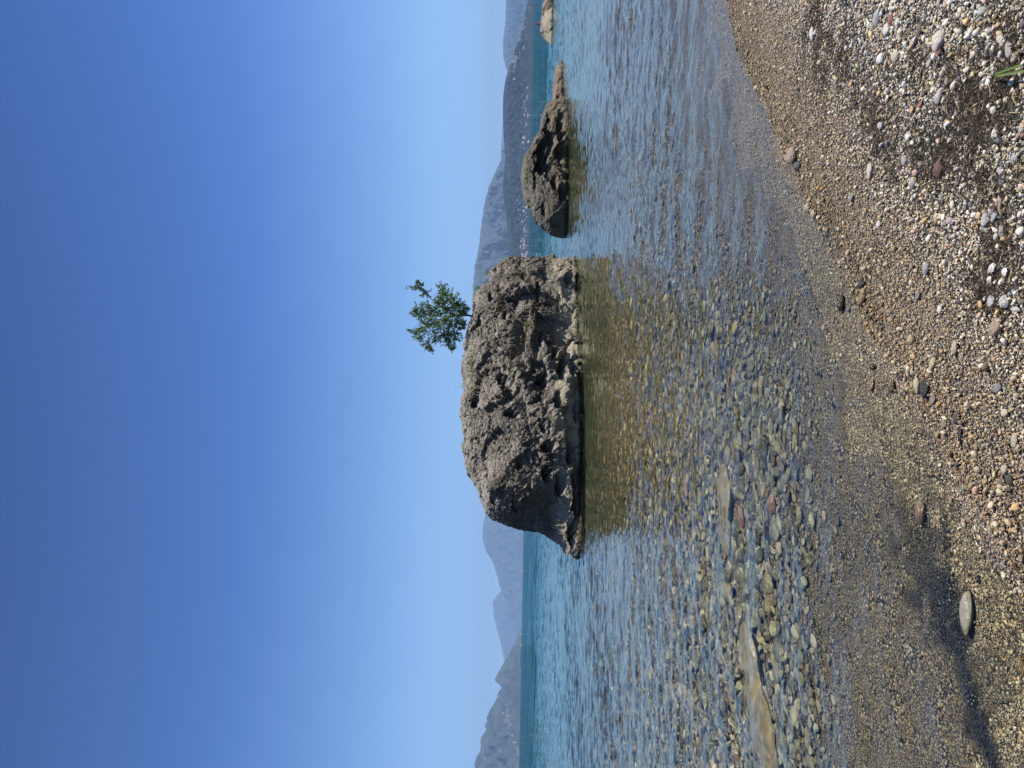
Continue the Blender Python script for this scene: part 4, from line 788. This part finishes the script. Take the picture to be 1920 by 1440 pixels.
tuft('moss_clump', RV1, 934, 576, 260, .07, .17, M_MOSS, 'olive moss clump in the hollow under the tree', 'moss', .012, -.03)
tuft('moss_clump', RV1, 985, 624, 160, .05, .16, M_MOSS, 'thin brown moss streak below the olive moss clump', 'moss', .012, -.03)
tuft('moss_clump', RV1, 955, 683, 160, .05, .18, M_MOSS, 'dull green moss in the middle of the big rock face', 'moss', .012, -.03)

# ------------------------------------------------------------------ plant debris, twigs, shells, grass blades on the beach
def twig_mesh(name, seed, mat):
    r = np.random.default_rng(seed); V, Fq = [], []; p = np.array([-.5, 0, 0]); pts = [p]; d = np.array([1., 0, 0])
    for _ in range(5): d = d+np.r_[0, r.normal(0, .25), r.normal(0, .12)]; d /= np.linalg.norm(d); p = p+d*.2; pts.append(p)
    tube(V, Fq, pts, .035, .02, 4); return mesh_np(name, V, Fq, mat)
T_TW = template_coll('twig_shapes', [twig_mesh('twig_shape', k, M_GRAV) for k in range(5)])
xs = rng.uniform(1490, 1960, 260000); ys = rng.uniform(-20, 640, 260000)
G_ = np.stack([ground_pt(0, 0)]*1); _d = F_PX*FW[None]+(960-xs)[:, None]*UP+(720-ys)[:, None]*RT; G_ = CAM+_d*((.09-CAM_H)/_d[:, 2])[:, None]
k = rng.random(len(G_)) < debris_at(G_[:, 0], G_[:, 1])*.62+.006; G_ = G_[k]
X, Y = G_[:, 0], G_[:, 1]; kk = sdist(SHORE, X, Y) < -.3; X, Y = X[kk], Y[kk]; n = len(X)
L = rng.uniform(.008, .045, n)*rng.uniform(.5, 1., n); P = np.stack([X, Y, ground_z(X, Y)+rng.uniform(.003, .014, n)], 1)
rot = np.stack([rng.normal(0, .2, n), rng.normal(0, .3, n), rng.uniform(0, 6.28, n)], 1); scl = np.stack([L, L*rng.uniform(.6, 1.5, n), L*rng.uniform(.6, 1.5, n)], 1)
col = np.array([(.028, .018, .012), (.06, .038, .022), (.12, .08, .045), (.42, .35, .22), (.03, .03, .012)])[rng.choice(5, n, p=[.42, .28, .15, .1, .05])]
scatter('plant_debris', P, rot, scl, col, T_TW, 5, 'dark brown twig and root litter strewn over the beach', 'debris')
M_TWIG = simple('twig_bark', (.30, .22, .14)); M_BLADE = leaf_mat('reed_leaf', (.13, .19, .05), (.20, .26, .09), .4); M_SHELL = simple('shell_lime', (.46, .43, .38), .4)
def bpos(x, y):
    p = ground_pt(x, y)
    for _ in range(4): p = ground_pt(x, y, float(ground_z(p[0], p[1]))+.006)
    return p
for x0, y0, x1, y1, r, lab in ((1822, 203, 1848, 188, .004, 'pale brown stick lying aslant in the dark debris'), (1812, 155, 1809, 203, .0016, 'thin white straw standing up in the debris'), (1877, 372, 1880, 408, .005, 'short brown stick beside the oval blue grey pebble'), (1514, 80, 1516, 148, .0015, 'long thin dark stem high on the beach'),
                              (1790, 165, 1760, 176, .0022, 'curved straw between two pale pebbles'), (1620, 205, 1632, 240, .002, 'thin bent twig beside the amber leaf litter'), (1903, 170, 1908, 200, .004, 'stubby wood chip near the grass blades')):
    a, b_ = bpos(x0, y0), bpos(x1, y1); V, Fq = [], []; mid = (a+b_)/2; mid[2] += .008
    tube(V, Fq, [a-mid, np.zeros(3)+rng.normal(0, .002, 3), b_-mid], r, r*.7, 7); obj('stick', mesh_np('stick', V, Fq, M_TWIG), label=lab, cat='stick', loc=tuple(mid))
root = bpos(1868, 152); V, Fq = [], []
for (x1, y1, w) in ((1935, 122, .0028), (1940, 133, .0034), (1930, 126, .002)):
    e = bpos(x1, y1)+[0, 0, .03]; a = root+rng.normal(0, .002, 3)+[0, 0, .006]; sd = np.cross(e-a, [0, 0, 1]); sd /= np.linalg.norm(sd); i = len(V); m_ = (a+e)/2+[0, 0, .028]
    V += [a-sd*w*.2, a+sd*w*.2, m_+sd*w, m_+[0, 0, -w*.7], m_-sd*w, e+sd*w, e+[0, 0, -w*.7], e-sd*w]; Fq += [(i, i+1, i+2, i+3), (i, i+3, i+4, i+4), (i+3, i+2, i+5, i+6), (i+4, i+3, i+6, i+7)]
me = bpy.data.meshes.new('grass_clump'); me.from_pydata([tuple(v-root) for v in V], [], [tuple(dict.fromkeys(f)) for f in Fq]); me.materials.append(M_BLADE)
obj('grass_clump', me, label='few broad green grass blades reaching in over the dark debris', cat='grass', loc=tuple(root))
def shell_mesh(name, seed):
    nu, nv = 18, 26; u = np.linspace(0, 1, nu)[:, None]; v = np.linspace(-1, 1, nv)[None, :]; V = []
    for off in (0., .05):
        X = .5*u**.8*np.sin(v*1.25)*(1.0-off); Yy = u*np.cos(v*1.1)-.5; Zz = .30*np.sin(np.pi*np.clip(u, 0, 1)**.9)*(1-.5*v**2)+.012*np.sin(u*38)-off+.03*np.cos(v*14)*u; V.append(np.stack([X+v*0, Yy, Zz], -1).reshape(-1, 3))
    f = grid_faces(nu, nv); n0 = nu*nv; F2 = np.vstack([f, f[:, ::-1]+n0]); r = [(nu-1)*nv+k for k in range(nv)]; F3 = [(r[k], r[k+1], r[k+1]+n0, r[k]+n0) for k in range(nv-1)]
    return mesh_np(name, np.vstack(V), np.vstack([F2, F3]), M_SHELL)
SH = shell_mesh('shell', 1)
for x, y, s, a, lab in ((1866, 502, .055, .5, 'large white shell leaning up among dark gravel'), (1889, 510, .05, 2.2, 'open shell with a greenish inside next to the large white one'), (1860, 525, .045, 3.5, 'long chalky shell below the large white one'), (1848, 560, .025, 1., 'small shell fragment near the pale grey stones'), (1781, 519, .025, .2, 'little green tinged mussel shell on the tan gravel'), (1875, 76, .02, 2., 'tiny white curled shell among the pebbles')):
    p = bpos(x, y); o = obj('shell', SH, label=lab, cat='shell', loc=(p[0], p[1], p[2]+s*.12)); o.scale = (s*.6, s*.6, s*.6); o.rotation_euler = (.3, .2, a)

# ------------------------------------------------------------------ air
h = 29000.; V = [(x, y, z) for z in (-12.5, 1650) for y in (-h, h) for x in (-h, h)]
hm = bpy.data.meshes.new('haze'); hm.from_pydata(V, [], [(0, 2, 3, 1), (4, 5, 7, 6), (0, 1, 5, 4), (2, 6, 7, 3), (0, 4, 6, 2), (1, 3, 7, 5)])
m = NT('haze_air'); pv = m.n('ShaderNodeVolumePrincipled', {'Color': (.40, .63, 1., 1), 'Density': 6.0e-5, 'Anisotropy': .0}); m.t.links.new(pv.outputs[0], m.out.inputs['Volume']); hm.materials.append(m.m)
obj('haze', hm, kind='stuff')

#END
sun_d.cycles.is_caustics_light = True; [setattr(w_.cycles, 'is_caustics_caster', True) for w_ in WATERS]      # sunlight refracted by the ripples reaches the lake bed
for o in sc.objects:
    if o.type == 'MESH' and o not in WATERS and o.name != 'haze': o.cycles.is_caustics_receiver = True
